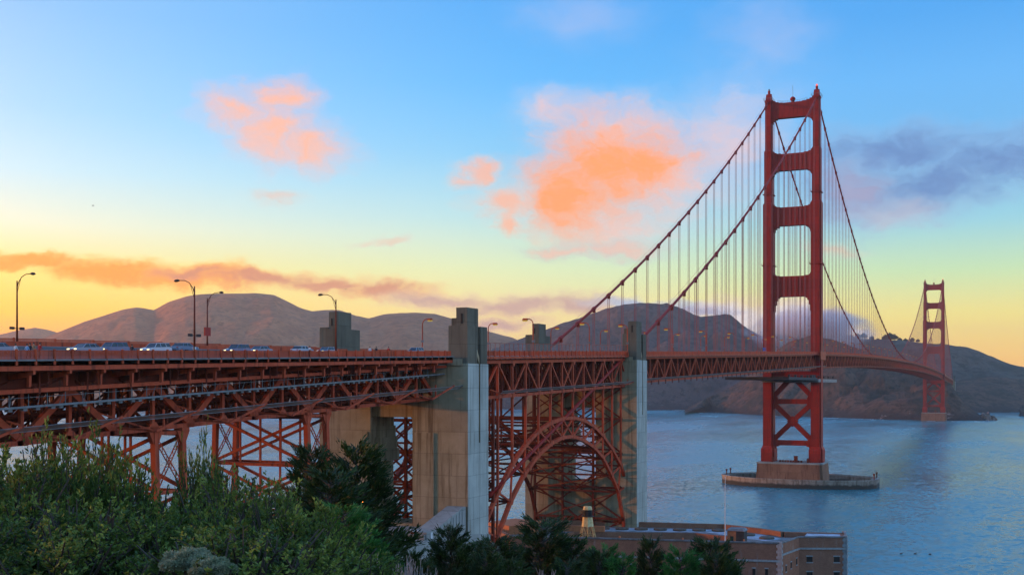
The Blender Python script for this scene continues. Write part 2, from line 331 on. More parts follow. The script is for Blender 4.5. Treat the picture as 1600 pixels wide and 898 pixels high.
LEAFG = leaf_mat('ground_cover_leaf', (0.02, 0.05, 0.012), (0.035, 0.085, 0.015), (0.07, 0.13, 0.03), 1.0)
LEAFP = leaf_mat('pale_shrub_leaf', (0.22, 0.28, 0.14), (0.32, 0.36, 0.2), (0.42, 0.42, 0.26), 3.0)
CYP = leaf_mat('cypress_spray', (0.012, 0.028, 0.010), (0.024, 0.052, 0.012), (0.075, 0.12, 0.02), 0.6, 0.12)
CYPB = leaf_mat('bright_cypress_spray', (0.025, 0.09, 0.02), (0.05, 0.18, 0.03), (0.10, 0.30, 0.045), 0.5, 0.2)
BARK = mk('grey_brown_bark', (0.10, 0.075, 0.055), (0.06, 0.045, 0.035), 0.95, 6, stretch=(1, 1, 0.2))
TWIG = mk('bleached_twig', (0.38, 0.35, 0.33), (0.26, 0.24, 0.23), 0.9, 6)

# ------------------------------------------------------------------ helpers
class MB:
    """collects boxes, bars, prisms and tubes for ONE mesh object"""
    def __init__(s): s.v = []; s.f = []
    def add(s, vs, fs):
        o = len(s.v); s.v += [tuple(a) for a in vs]; s.f += [tuple(i+o for i in f) for f in fs]; return s
    def box(s, x0, x1, y0, y1, z0, z1):
        return s.add([(x0, y0, z0), (x1, y0, z0), (x1, y1, z0), (x0, y1, z0), (x0, y0, z1), (x1, y0, z1), (x1, y1, z1), (x0, y1, z1)],
                     [(0, 3, 2, 1), (4, 5, 6, 7), (0, 1, 5, 4), (1, 2, 6, 5), (2, 3, 7, 6), (3, 0, 4, 7)])
    def beam(s, p, q, w, h=None, up=(0, 0, 1)):
        h = h or w; p = Vector(p); q = Vector(q); d = (q-p).normalized(); up = Vector(up)
        if abs(d.dot(up)) > 0.98: up = Vector((0, 1, 0))
        a = d.cross(up).normalized()*w/2; b = a.normalized().cross(d)*h/2
        return s.add([p-a-b, p+a-b, p+a+b, p-a+b, q-a-b, q+a-b, q+a+b, q-a+b],
                     [(0, 3, 2, 1), (4, 5, 6, 7), (0, 1, 5, 4), (1, 2, 6, 5), (2, 3, 7, 6), (3, 0, 4, 7)])
    def prism(s, poly, z0, z1, poly1=None):      # poly in xy, counter-clockwise
        n = len(poly); poly1 = poly1 or poly
        vs = [(x, y, z0) for x, y in poly]+[(x, y, z1) for x, y in poly1]
        return s.add(vs, [tuple(range(n-1, -1, -1)), tuple(range(n, 2*n))]+[(i, (i+1) % n, n+(i+1) % n, n+i) for i in range(n)])
    def plate(s, poly, y0, y1):                  # poly in xz
        n = len(poly)
        vs = [(x, y0, z) for x, z in poly]+[(x, y1, z) for x, z in poly]
        return s.add(vs, [tuple(range(n)), tuple(range(2*n-1, n-1, -1))]+[(i, n+i, n+(i+1) % n, (i+1) % n) for i in range(n)])
    def platex(s, poly, x0, x1):                 # poly in yz
        n = len(poly)
        vs = [(x0, y, z) for y, z in poly]+[(x1, y, z) for y, z in poly]
        return s.add(vs, [tuple(range(n-1, -1, -1)), tuple(range(n, 2*n))]+[(i, (i+1) % n, n+(i+1) % n, n+i) for i in range(n)])
    def tube(s, pts, rad, n=8, cap=True):
        pts = [Vector(p) for p in pts]; rr = rad if isinstance(rad, (list, tuple)) else [rad]*len(pts)
        o = len(s.v); pa = None
        for i, p in enumerate(pts):
            d = (pts[min(i+1, len(pts)-1)]-pts[max(i-1, 0)]).normalized()
            if pa is None: pa = d.orthogonal().normalized()
            pa = (pa-d*pa.dot(d)).normalized(); pb = d.cross(pa)
            for k in range(n):
                t = 2*math.pi*k/n; s.v.append(tuple(p+(pa*math.cos(t)+pb*math.sin(t))*rr[i]))
        for i in range(len(pts)-1):
            for k in range(n):
                a = o+i*n+k; b = o+i*n+(k+1) % n; s.f.append((a, b, b+n, a+n))
        if cap: s.f.append(tuple(o+k for k in range(n-1, -1, -1))); s.f.append(tuple(o+(len(pts)-1)*n+k for k in range(n)))
        return s
    def mesh(s, name, mat, smooth=False):
        me = bpy.data.meshes.new(name); me.from_pydata(s.v, [], s.f); me.update()
        for m in (mat if isinstance(mat, (list, tuple)) else [mat]): me.materials.append(m)
        if smooth: me.polygons.foreach_set('use_smooth', [True]*len(me.polygons))
        return me
    def build(s, name, mat, parent=None, smooth=False, kind=None, label=None):
        o = bpy.data.objects.new(name, s.mesh(name, mat, smooth)); COL.objects.link(o); attach(o, parent)
        if kind: o['kind'] = kind
        if label: o['label'] = label
        return o
def attach(o, parent):
    if parent is not None:
        o.parent = parent; o.matrix_parent_inverse = wmat(parent).inverted()
def wmat(o):
    m = o.matrix_basis.copy()
    return (wmat(o.parent) @ o.matrix_parent_inverse @ m) if o.parent else m
def tag(o, label=None, cat=None, group=None, kind=None):
    if label: o['label'] = label
    if cat: o['category'] = cat
    if group: o['group'] = group
    if kind: o['kind'] = kind
    return o
def empty(name, loc, label, cat, group=None):
    o = bpy.data.objects.new(name, None); COL.objects.link(o); o.location = loc; o.empty_display_size = 1
    return tag(o, label, cat, group)
def copy_tree(o, parent=None):
    c = o.copy(); COL.objects.link(c)
    if parent is not None:
        c.parent = parent; c.matrix_parent_inverse = o.matrix_parent_inverse.copy()
    for ch in o.children: copy_tree(ch, c)
    return c
def retag(o, label): o['label'] = label; return o

_cube = {}
def cube_mesh(mat, kind='beam'):
    if (mat.name, kind) not in _cube:
        m = MB()
        if kind == 'beam': m.box(-.5, .5, -.5, .5, -.5, .5)
        else:                                    # rolled I section, flanges and web
            m.box(-.5, .5, -.5, .5, .36, .5).box(-.5, .5, -.5, .5, -.5, -.36).box(-.5, .5, -.09, .09, -.359, .359)
        _cube[(mat.name, kind)] = m.mesh('beam_'+mat.name, mat)
    return _cube[(mat.name, kind)]
def bar(name, p, q, w, h, mat, parent, up=(0, 0, 1), sec='beam', label=None):
    p = Vector(p); q = Vector(q); d = q-p; L = d.length; d = d/L; up = Vector(up)
    if abs(d.dot(up)) > 0.98: up = Vector((0, 1, 0))
    a = up.cross(d).normalized(); b = d.cross(a)
    M = Matrix(((d.x*L, a.x*w, b.x*h, (p.x+q.x)/2), (d.y*L, a.y*w, b.y*h, (p.y+q.y)/2), (d.z*L, a.z*w, b.z*h, (p.z+q.z)/2), (0, 0, 0, 1)))
    o = bpy.data.objects.new(name, cube_mesh(mat, sec)); COL.objects.link(o)
    if parent is not None: o.parent = parent; o.matrix_parent_inverse = wmat(parent).inverted()
    o.matrix_basis = M
    if label: o['label'] = label
    return o
def inst(name, mesh, loc, parent, rot=None, scale=None):
    o = bpy.data.objects.new(name, mesh); COL.objects.link(o)
    if parent is not None: o.parent = parent; o.matrix_parent_inverse = wmat(parent).inverted()
    M = Matrix.Translation(loc)
    if rot is not None: M = M @ rot
    if scale is not None: M = M @ Matrix.Diagonal((*scale, 1))
    o.matrix_basis = M
    return o
def frange(a, b, s):
    n = int(round((b-a)/s)); return [a+s*i for i in range(n+1)]

# deck profile: z of the top of the railing along the bridge
def RZ(y):
    if y < 0: return 77.3+0.0275*y
    if y > 1280: return 77.3-0.0275*(y-1280)
    return 77.3+0.0225*y-0.0225/1280*y*y

SEP = [(-640, 2.6), (-541, 2.5), (-483, 1.8), (-440, 1.1), (-350, 0.1), (-340, 0)]
def SE(x, y):                   # the curved approach is banked, its west side higher
    return sep_i(y)*(15-x)/30
def sep_i(y):
    for (a, b), (c_, d) in zip(SEP, SEP[1:]):
        if y <= a: return b
        if y <= c_: return b+(d-b)*(y-a)/(c_-a)
    return 0.0
# ------------------------------------------------------------------ setting: water, ground, hills
NX = 2
m = MB(); m.add([(-7000, -7000, 0), (7000, -7000, 0), (7000, 7000, 0), (-7000, 7000, 0)], [(0, 1, 2, 3)])
tag(m.build('water', WATER), kind='structure')

def sstep(a, b, x):
    t = max(0, min(1, (x-a)/(b-a))); return t*t*(3-2*t)
def interp(P, x):
    if x <= P[0][0]: return P[0][1]
    for (a, b), (c_, d) in zip(P, P[1:]):
        if x <= c_: return b+(d-b)*(x-a)/(c_-a)
    return P[-1][1]
BLUFF = [(-400, 64), (-40, 58.5), (-3, 56.2), (6, 55.9), (12, 55.2), (20, 52.5), (40, 45), (70, 34), (100, 25), (140, 14), (180, 6), (215, 3.2), (400, 3.0)]
def ground_z(x, y):
    dx, dy = x-CX, y-CY
    d = -dx*sn+dy*cs; r = dx*cs+dy*sn
    z = interp(BLUFF, d+0.25*max(0, r))
    west = sstep(70, 10, x)*sstep(-436, -452, y)
    z = z*(1-west)+max(min(z, 40), 27.5 if d > 90 else z)*west if d > 90 else z
    z += 0.9*noise.fractal(Vector((x/18, y/18, 0)), 1.0, 2.0, 4)*(1 if d > 20 else 0.15)
    edge = sstep(125, 150, x-0.25*(y+655)-20)*sstep(-560, -520, y)
    z = z*(1-edge)-6*edge
    if y > -330: z = z*(1-sstep(-330, -322, y))-6*sstep(-330, -322, y)
    ex = sstep(84, 90, x)*sstep(-440, -420, y); z = z*(1-ex)-6*ex
    wx = sstep(-55, -120, x)*sstep(-640, -600, y); z = z*(1-wx)-6*wx
    return z
def grid_mesh(name, xs, ys, fz, mat, kind='structure', smooth=True):
    nx, ny = len(xs), len(ys)
    v = [(x, y, fz(x, y)) for y in ys for x in xs]
    f = [(j*nx+i, j*nx+i+1, (j+1)*nx+i+1, (j+1)*nx+i) for j in range(ny-1) for i in range(nx-1)]
    m = MB(); m.v = v; m.f = f
    return tag(m.build(name, mat, smooth=smooth), kind=kind)
grid_mesh('ground', [-260+4*i for i in range(140)], [-1000+4*i for i in range(175)], lambda x, y: ground_z(x, y), GROUND)

def ridge(name, mat, crest, Dc, shore, label=None, back=1.7, nu=260, nt=46, amp=1.0, seed=0.0, convex=0.9, sc=1.0):
    """a range of hills: skyline points (bearing as seen from the bluff), distance of the crest, distance of the shore"""
    u0, u1 = crest[0][0], crest[-1][0]
    v = []; f = []
    for i in range(nu+1):
        u = u0+(u1-u0)*i/nu
        vc = interp(crest, u); dc = interp(Dc, u); dsh = interp(shore, u)
        zc = CZ+(HOR-vc)/F*dc
        for j in range(nt+1):
            t = back*j/nt
            d = dsh+(dc-dsh)*t
            x = CX+d*(((u-800)/F)*cs-sn); y = CY+d*(((u-800)/F)*sn+cs)
            if t <= 1: s = (math.sin(t*math.pi/2)**convex)*0.75+0.25*t
            else: s = 1-0.55*((t-1)/(back-1))**1.5
            z = zc*s-3*(1-min(1, t*8))
            g = math.sin(min(t, 1)*math.pi)**0.7 if t < 1 else -0.0
            q = Vector((x/(230*sc)+seed, y/(230*sc), 0))
            nz = noise.fractal(q, 0.9, 2.1, 6)
            rg = 1-abs(noise.noise(Vector((x/(150*sc)+seed*3, y/(150*sc), 5))))*2
            z += amp*zc*(0.10*nz-0.09*rg*max(0, rg))*g
            z += amp*zc*0.006*noise.fractal(Vector((x/40, y/40, seed)), 1.0, 2.0, 3)*min(1, t*3)
            if t > 0.9: z -= 0
            v.append((x, y, z))
    n = nt+1
    for i in range(nu):
        for j in range(nt): f.append((i*n+j, (i+1)*n+j, (i+1)*n+j+1, i*n+j+1))
    m = MB(); m.v = v; m.f = f
    return tag(m.build(name, mat, smooth=True), kind='structure')
S = lambda v: 57.7*F/(v-601.85)
ridge('hills', HILLF, [(-260, 530), (-120, 526), (-40, 523), (0, 522), (30, 515), (55, 511), (72, 514), (90, 519), (120, 534), (150, 552)], [(0, 5600)], [(0, 4700)], nu=90, nt=20, seed=3, amp=0.5)
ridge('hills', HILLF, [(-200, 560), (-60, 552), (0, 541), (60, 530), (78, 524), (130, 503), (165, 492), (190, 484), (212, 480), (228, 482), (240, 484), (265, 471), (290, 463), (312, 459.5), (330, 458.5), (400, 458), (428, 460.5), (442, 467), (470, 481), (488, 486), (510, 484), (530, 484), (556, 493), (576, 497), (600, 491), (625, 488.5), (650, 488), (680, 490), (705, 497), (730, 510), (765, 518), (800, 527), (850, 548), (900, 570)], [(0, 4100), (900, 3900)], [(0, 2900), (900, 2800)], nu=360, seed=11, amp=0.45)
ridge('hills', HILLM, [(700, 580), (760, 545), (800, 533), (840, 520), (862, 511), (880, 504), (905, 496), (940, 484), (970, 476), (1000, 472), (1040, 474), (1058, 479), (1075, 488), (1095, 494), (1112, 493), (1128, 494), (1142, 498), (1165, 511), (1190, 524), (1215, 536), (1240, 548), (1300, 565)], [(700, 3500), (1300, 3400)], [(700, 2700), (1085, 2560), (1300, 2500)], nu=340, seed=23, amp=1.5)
ridge('hills', HILLB, [(1160, 570), (1200, 560), (1240, 550), (1270, 535), (1296, 522), (1318, 522), (1340, 527), (1365, 530), (1400, 531), (1425, 533), (1440, 535), (1480, 538), (1510, 542), (1527, 547), (1545, 555), (1562, 563), (1578, 569), (1600, 573), (1660, 590), (1760, 620)], [(1160, 3300), (1760, 3100)], [(1160, 2800), (1440, 2500), (1760, 2300)], nu=300, seed=37, amp=1.4)
ridge('hills', HILLN, [(1420, 615), (1450, 603), (1480, 597), (1510, 591), (1545, 588), (1600, 592), (1660, 600), (1740, 625)], [(1420, 2650), (1740, 2600)], [(1420, S(645)), (1740, S(643))], nu=150, seed=41, amp=0.8, convex=0.8)
ridge('headland', HILLN, [(1070, 640), (1085, 632), (1100, 623), (1122, 614), (1140, 606), (1160, 592), (1180, 576), (1210, 550), (1225, 539), (1240, 531), (1262, 526), (1285, 527), (1300, 529), (1330, 540), (1370, 553), (1420, 568), (1460, 581), (1480, 592), (1490, 606), (1505, 628), (1522, 642), (1540, 653)],
      [(1070, 2330), (1140, 2450), (1260, 2560), (1400, 2300), (1460, 2100), (1500, 1930), (1540, 1840)], [(1070, S(641.5)), (1150, S(646)), (1200, S(649)), (1300, S(652)), (1380, S(655)), (1440, S(656.5)), (1540, S(657))], nu=420, nt=70, seed=53, amp=2.0, convex=0.75, sc=0.55)

def rock(name, loc, r, label, seed, mat):
    import bmesh
    bm = bmesh.new(); bmesh.ops.create_icosphere(bm, subdivisions=4, radius=1)
    for v in bm.verts:
        n = noise.fractal(v.co*1.6+Vector((seed, 0, 0)), 0.8, 2.2, 5)
        k = 1+0.45*n; v.co = Vector((v.co.x*r[0]*k, v.co.y*r[1]*k, v.co.z*r[2]*k))
    me = bpy.data.meshes.new(name); bm.to_mesh(me); bm.free(); me.materials.append(mat)
    o = bpy.data.objects.new(name, me); COL.objects.link(o); o.location = loc
    return tag(o, label, 'rock', 'sea rocks under the far headland')
ROCK = mk('sea_rock', (0.10, 0.085, 0.08), (0.05, 0.045, 0.045), 0.9, 0.12, detail=7, bump=0.6)
ROCKP = mk('pale_sea_rock', (0.26, 0.20, 0.17), (0.07, 0.06, 0.06), 0.9, 0.16, detail=7, bump=0.6, mid=(0.45, 0.55))
rock('rock', at_depth(1528, 654, 1850), (9, 8, 7), 'dark stub of rock at the tip of the headland beside the far tower', 2, ROCK)
rock('rock', at_depth(1540, 655, 1835), (9, 9, 11), 'pale topped sea rock just right of the far tower', 5, ROCKP)
rock('rock', at_depth(1552, 656, 1835), (5, 5, 7), 'small outer pale rock right of the pale topped rock', 8, ROCKP)
rock('rock', at_depth(1604, 650, 2100), (14, 14, 19), 'dark sea stack cut by the right edge of the photo', 9, ROCK)
rock('rock', at_depth(1384, 653, 1890), (11, 7, 5), 'pale streaked rock on the shore left of the far tower', 12, ROCKP)
rock('rock', at_depth(1398, 651, 1890), (9, 7, 7), 'taller pale streaked rock left of the far tower', 15, ROCKP)

FOAM = mk('sea_foam', (0.55, 0.58, 0.60), (0.40, 0.44, 0.47), 0.9, 0.5)
m = MB(); rf = random.Random(4)
for (ua, ub, v) in ((1150, 1166, 645.6), (1118, 1140, 644.0), (1195, 1215, 649.4), (1330, 1366, 654.4), (1290, 1310, 652.8), (1448, 1462, 657.6), (1486, 1500, 658.0), (1522, 1546, 658.2), (1050, 1062, 641.4)):
    n = 10
    for k in range(n):
        a = ua+(ub-ua)*k/n; b = ua+(ub-ua)*(k+.7+rf.random()*.3)/n; h = .15+rf.random()*.35; j = rf.uniform(-.2, .2)
        P = [at_depth(x, y, S(y)) for x, y in ((a, v+j+h), (b, v+j+h*.6), (b, v+j-h*.3), (a, v+j-h*.5))]
        m.add([(p.x, p.y, .06) for p in P], [(0, 1, 2, 3)])
tag(m.build('surf', FOAM), 'thin broken white surf line along the foot of the far headland', 'surf', kind='stuff')
# ------------------------------------------------------------------ suspension towers
def cross_section(w, d, nx, ny):        # stepped, cross-shaped plan of a tower leg
    a, b = w/2, d/2
    return [(-a+nx, -b), (a-nx, -b), (a-nx, -b+ny), (a, -b+ny), (a, b-ny), (a-nx, b-ny), (a-nx, b), (-a+nx, b), (-a+nx, b-ny), (-a, b-ny), (-a, -b+ny), (-a+nx, -b+ny)]
def make_tower():
    t = empty('suspension_tower', (0, 0, 13.4), 'near red suspension tower standing on its pier in the strait', 'bridge tower')
    for sx in (-1, 1):
        m = MB(); xc = 13.7*sx
        def sec(w, d, z0, z1, w2=None, d2=None):
            P = [(x+xc, y) for x, y in cross_section(w, d, w*0.12, d*0.14)]
            Q = [(x+xc, y) for x, y in cross_section(w2 or w, d2 or d, (w2 or w)*0.12, (d2 or d)*0.14)]
            m.prism(P, z0, z1, Q)
        sec(7.8, 12.6, 13.4, 20.6); sec(7.8, 12.6, 20.6, 22.6, 6.0, 9.6)
        sec(5.9, 9.4, 22.6, 163.4); sec(5.9, 9.4, 163.4, 164.4, 4.9, 7.6)
        sec(4.8, 7.4, 164.4, 194.6); sec(4.8, 7.4, 194.6, 195.4, 4.0, 6.0)
        sec(3.95, 5.9, 195.4, 223.6); sec(4.5, 6.6, 223.6, 224.6); sec(3.4, 5.0, 224.6, 226.2, 2.2, 3.2)
        leg = m.build('leg', TRED, t)
        for z in (128.0, 169.5):
            c_ = MB(); w = 6.9 if z < 160 else 5.8; d = 10.6 if z < 160 else 8.6
            c_.box(xc-w/2, xc+w/2, -d/2, d/2, z-0.35, z+0.05).box(xc-w/2, xc+w/2, -d/2-.0, -d/2+.08, z+0.9, z+1.0).box(xc-w/2, xc+w/2, d/2-.08, d/2, z+0.9, z+1.0)
            for k in range(5): c_.box(xc-w/2+k*w/4.2, xc-w/2+k*w/4.2+.08, -d/2, -d/2+.08, z+.05, z+.9)
            c_.build('inspection_gallery', TRED, leg)
        s = MB(); s.platex([(-3.4, 223.9), (3.4, 223.9), (1.7, 227.4), (0.7, 228.6), (-0.7, 228.6), (-1.7, 227.4)], xc-1.5, xc+1.5)
        s.build('cable_saddle', TRED, t)
        b = MB(); b.prism([(xc+math.cos(k*math.pi/4)*0.75, math.sin(k*math.pi/4)*0.75) for k in range(8)], 228.4, 230.6)
        bc = b.build('beacon_stand', TRED, t)
        b = MB(); b.prism([(xc+math.cos(k*math.pi/4)*0.5, math.sin(k*math.pi/4)*0.5) for k in range(8)], 230.62, 231.6)
        b.build('beacon_lamp', BEACON if sx > 0 else GREY, bc)
        r = MB()
        for (x0, y0, x1, y1) in ((-2.6, -3.6, 2.6, -3.6), (-2.6, 3.6, 2.6, 3.6), (-2.6, -3.6, -2.6, 3.6), (2.6, -3.6, 2.6, 3.6)):
            r.beam((xc+x0, y0, 225.7), (xc+x1, y1, 225.7), 0.1)
            for k in range(5): r.beam((xc+x0+(x1-x0)*k/4, y0+(y1-y0)*k/4, 224.55), (xc+x0+(x1-x0)*k/4, y0+(y1-y0)*k/4, 225.7), 0.1)
        r.build('top_railing', GREY, t)
    def strut(zb, zt, xi, bot, top, thick, ribs=0, name='portal_strut'):
        # bot / top: stepped corner brackets as (distance in from the leg, height) pairs
        P = [(-xi, zb-bot[-1][1] if bot else zb)]
        if bot:
            B = list(reversed(bot)); x = -xi
            P = []
            for i, (dx, dz) in enumerate(bot[::-1]): P.append((-xi+(bot[::-1][i-1][0] if i else 0), zb-dz)); P.append((-xi+dx, zb-dz))
            P.append((-xi+bot[0][0], zb))
            low = P+[(-x_, z_) for x_, z_ in reversed(P)]
        else: low = [(-xi, zb), (xi, zb)]
        if top:
            U = []
            for i, (dx, dz) in enumerate(top[::-1]): U.append((xi-(top[::-1][i-1][0] if i else 0), zt+dz)); U.append((xi-dx, zt+dz))
            U.append((xi-top[0][0], zt))
            up = U+[(-x_, z_) for x_, z_ in reversed(U)]
        else: up = [(xi, zt), (-xi, zt)]
        m = MB(); m.plate(low+up, -thick/2, thick/2)
        o = m.build(name, TRED, t)
        if ribs:
            r = MB()
            for k in range(ribs):
                x = -xi*0.62+1.24*xi*k/(ribs-1)
                h = (zt-zb)*(0.34+0.10*abs(math.cos(k*1.3)))
                for sy in (-1, 1): r.box(x-0.28, x+0.28, sy*(thick/2+0.12)-0.13, sy*(thick/2+0.12)+0.13, (zb+zt)/2-h, (zb+zt)/2+h)
            r.build('fluted_panel', TRED, o, kind='stuff')
        return o
    c3 = [(3.6, 0.9), (2.2, 1.8), (1.2, 3.4), (0.5, 5.2)]
    strut(213.6, 222.4, 12.2, [(3.4, 0.5), (2.0, 1.3), (1.1, 2.6), (0.5, 4.2)], [(6.5, 0.3), (4.2, 0.8), (2.4, 1.5), (1.0, 2.4)], 3.4)
    strut(183.0, 192.6, 11.8, [(3.4, 0.5), (2.0, 1.4), (1.1, 2.8), (0.5, 4.6)], [(5.2, 0.35), (2.6, 0.9), (1.2, 1.8)], 4.2, 8)
    strut(150.8, 161.4, 11.4, c3, [(4.4, 0.35), (2.2, 0.9), (1.0, 1.8)], 5.0, 8)
    strut(109.4, 121.2, 11.4, [(3.8, 0.8), (2.7, 2.2), (1.9, 4.8), (1.2, 8.6), (0.6, 13.6)], [(4.2, 0.35), (2.0, 0.9), (1.0, 1.8)], 5.6, 8)
    strut(61.0, 66.0, 11.4, [], [], 5.0, name='deck_strut')
    strut(47.0, 49.8, 11.4, [], [], 3.0, name='horizontal_brace')
    strut(22.8, 25.8, 11.4, [(3.4, 0.6), (1.8, 2.0)], [], 3.0, name='horizontal_brace')
    for a, b in (((0, 63), (11.2, 51)), ((0, 63), (-11.2, 51)), ((0, 36.8), (11.4, 47.6)), ((0, 36.8), (-11.4, 47.6)), ((0, 36.8), (11.4, 25.6)), ((0, 36.8), (-11.4, 25.6))):
        m = MB(); m.beam((a[0], 0, a[1]), (b[0], 0, b[1]), 2.7, 2.9, up=(0, 1, 0)); 
        m.build('diagonal_brace', TRED, t)
    g = MB(); g.plate([(-3.2, 36.8), (0, 33.6), (3.2, 36.8), (0, 40)], -1.62, 1.62).plate([(-3.6, 61), (3.6, 61), (1.6, 59.2), (-1.6, 59.2)], -1.61, 1.61)
    for s in (-1, 1):
        g.plate([(s*11, 43), (s*8.4, 46.6), (s*8.4, 50.5), (s*11, 54)] if s < 0 else [(11, 54), (8.4, 50.5), (8.4, 46.6), (11, 43)], -1.63, 1.63)
        g.plate([(s*11, 20), (s*8.8, 22.6), (s*8.8, 27), (s*11, 30)] if s < 0 else [(11, 30), (8.8, 27), (8.8, 22.6), (11, 20)], -1.64, 1.64)
    g.build('gusset_plate', TRED, t, kind='stuff')
    m = MB(); m.tube([(0, 0, 222.3), (0, 0, 223.2)], 0.9, 8); st = m.build('light_stand', TRED, t)
    m = MB(); m.tube([(0, 0, 223.2), (0, 0, 223.7), (0, 0, 224.5), (0, 0, 225.3), (0, 0, 225.9)], [0.7, 1.35, 1.6, 1.3, 0.5], 12); m.build('round_beacon', TRED, t, smooth=True)
    m = MB(); m.tube([(0, 0, 225.8), (0, 0, 232.5)], 0.09, 5); m.build('antenna', GREY, t)
    r = MB()
    for sy in (-1.6, 1.6):
        for k in range(13):
            x = -8.4+1.4*k; z = 222.4+max(0, (abs(x)-5)*0.25); r.beam((x, sy, z), (x, sy, z+1.1), 0.09)
        r.beam((-8.4, sy, 224.3), (-5, sy, 223.5), 0.08).beam((-5, sy, 223.5), (5, sy, 223.5), 0.08).beam((5, sy, 223.5), (8.4, sy, 224.3), 0.08)
    r.build('catwalk_railing', GREY, t)
    return t
tower_s = make_tower()
tower_n = copy_tree(tower_s); tower_n.location.y += 1280
retag(tower_n, 'distant red suspension tower at the foot of the far headland')
tower_s['group'] = tower_n['group'] = 'suspension bridge towers'

pier = empty('tower_pier', (0, 0, 0), 'brown streaked concrete pier under the near tower inside the ring fender', 'bridge pier', 'tower piers')
m = MB()
def stepped(w, d, n):
    return [(-w, -d+n), (-w+n, -d+n), (-w+n, -d), (w-n, -d), (w-n, -d+n), (w, -d+n), (w, d-n), (w-n, d-n), (w-n, d), (-w+n, d), (-w+n, d-n), (-w, d-n)]
m.prism(stepped(19.4, 13.6, 1.4), -2, 12.6, stepped(18.4, 12.6, 1.4)); m.build('pier_body', PIERC, pier)
m = MB(); m.prism(stepped(18.7, 12.9, 1.4), 12.6, 13.39); m.build('pier_cap', WALLC, pier)
m = MB()
for k in range(14):
    x = -16+32*k/13
    for y in (-12.5,): m.box(x-.25, x+.25, y-.15, y+.15, 3.5, 12.3)
rb = m.build('pilaster', PIERC, pier, kind='stuff')
m = MB()
for k in range(9): m.box(-6.5+1.5*k, -5.4+1.5*k, -7.2, -6.2, 13.4, 14.6)
m.box(2.0, 4.0, -8, -6.4, 13.4, 17.2).box(-10.6, -9.6, -9, -8, 13.4, 16.4).box(9.5, 10.4, -9, -8, 13.4, 16.0)
m.beam((-12, -12.2, 14.5), (17, -12.2, 14.5), 0.1)
for k in range(24): m.beam((-12+29*k/23, -12.2, 13.4), (-12+29*k/23, -12.2, 14.5), 0.1)
m.build('deck_equipment', SHADERED, pier)
pier_n = copy_tree(pier); pier_n.location = (0, 1280, 0); retag(pier_n, 'low weathered concrete pier under the distant tower')

def fender():
    t = empty('pier_fender', (5, 0, 0), 'oval concrete ring fender round the near tower pier', 'fender ring')
    N = 72; out = []; inn = []
    for k in range(N):
        a = 2*math.pi*k/N
        c_, s_ = math.cos(a), math.sin(a)
        x = 46*math.copysign(abs(c_)**0.95, c_); y = 26*math.copysign(abs(s_)**1.15, s_)
        if x > 43: x = 43
        out.append((x+4.5, y)); inn.append(((x)*0.915+4.5, y*0.875))
    m = MB()
    for ring, z in ((out, -2), (out, 4.6), (inn, 4.6), (inn, -2)): m.v += [(x, y, z) for x, y in ring]
    for k in range(N):
        j = (k+1) % N
        for b in range(3): m.f.append((b*N+k, b*N+j, (b+1)*N+j, (b+1)*N+k))
    m.build('ring_wall', FEND, t)
    m = MB(); o2 = [((x-4.5)*1.008+4.5, y*1.01) for x, y in out]; i2 = [((x-4.5)*0.97+4.5, y*0.965) for x, y in out]
    for ring, z in ((o2, 4.2), (o2, 5.0), (i2, 5.0), (i2, 4.2)): m.v += [(x, y, z) for x, y in ring]
    for k in range(N):
        j = (k+1) % N
        for b in range(4): m.f.append((b*N+k, b*N+j, ((b+1) % 4)*N+j, ((b+1) % 4)*N+k))
    m.build('coping', FEND, t)
    for x, y in ((-38, -4), (-38, 6), (46, -6), (46, 7)):
        m = MB(); m.tube([(x, y, 4.9), (x, y, 7.2)], 0.35, 6).tube([(x, y, 7.2), (x, y, 8.2)], 0.6, 6); m.build('marker_light', SHADERED, t)
    return t
fender()

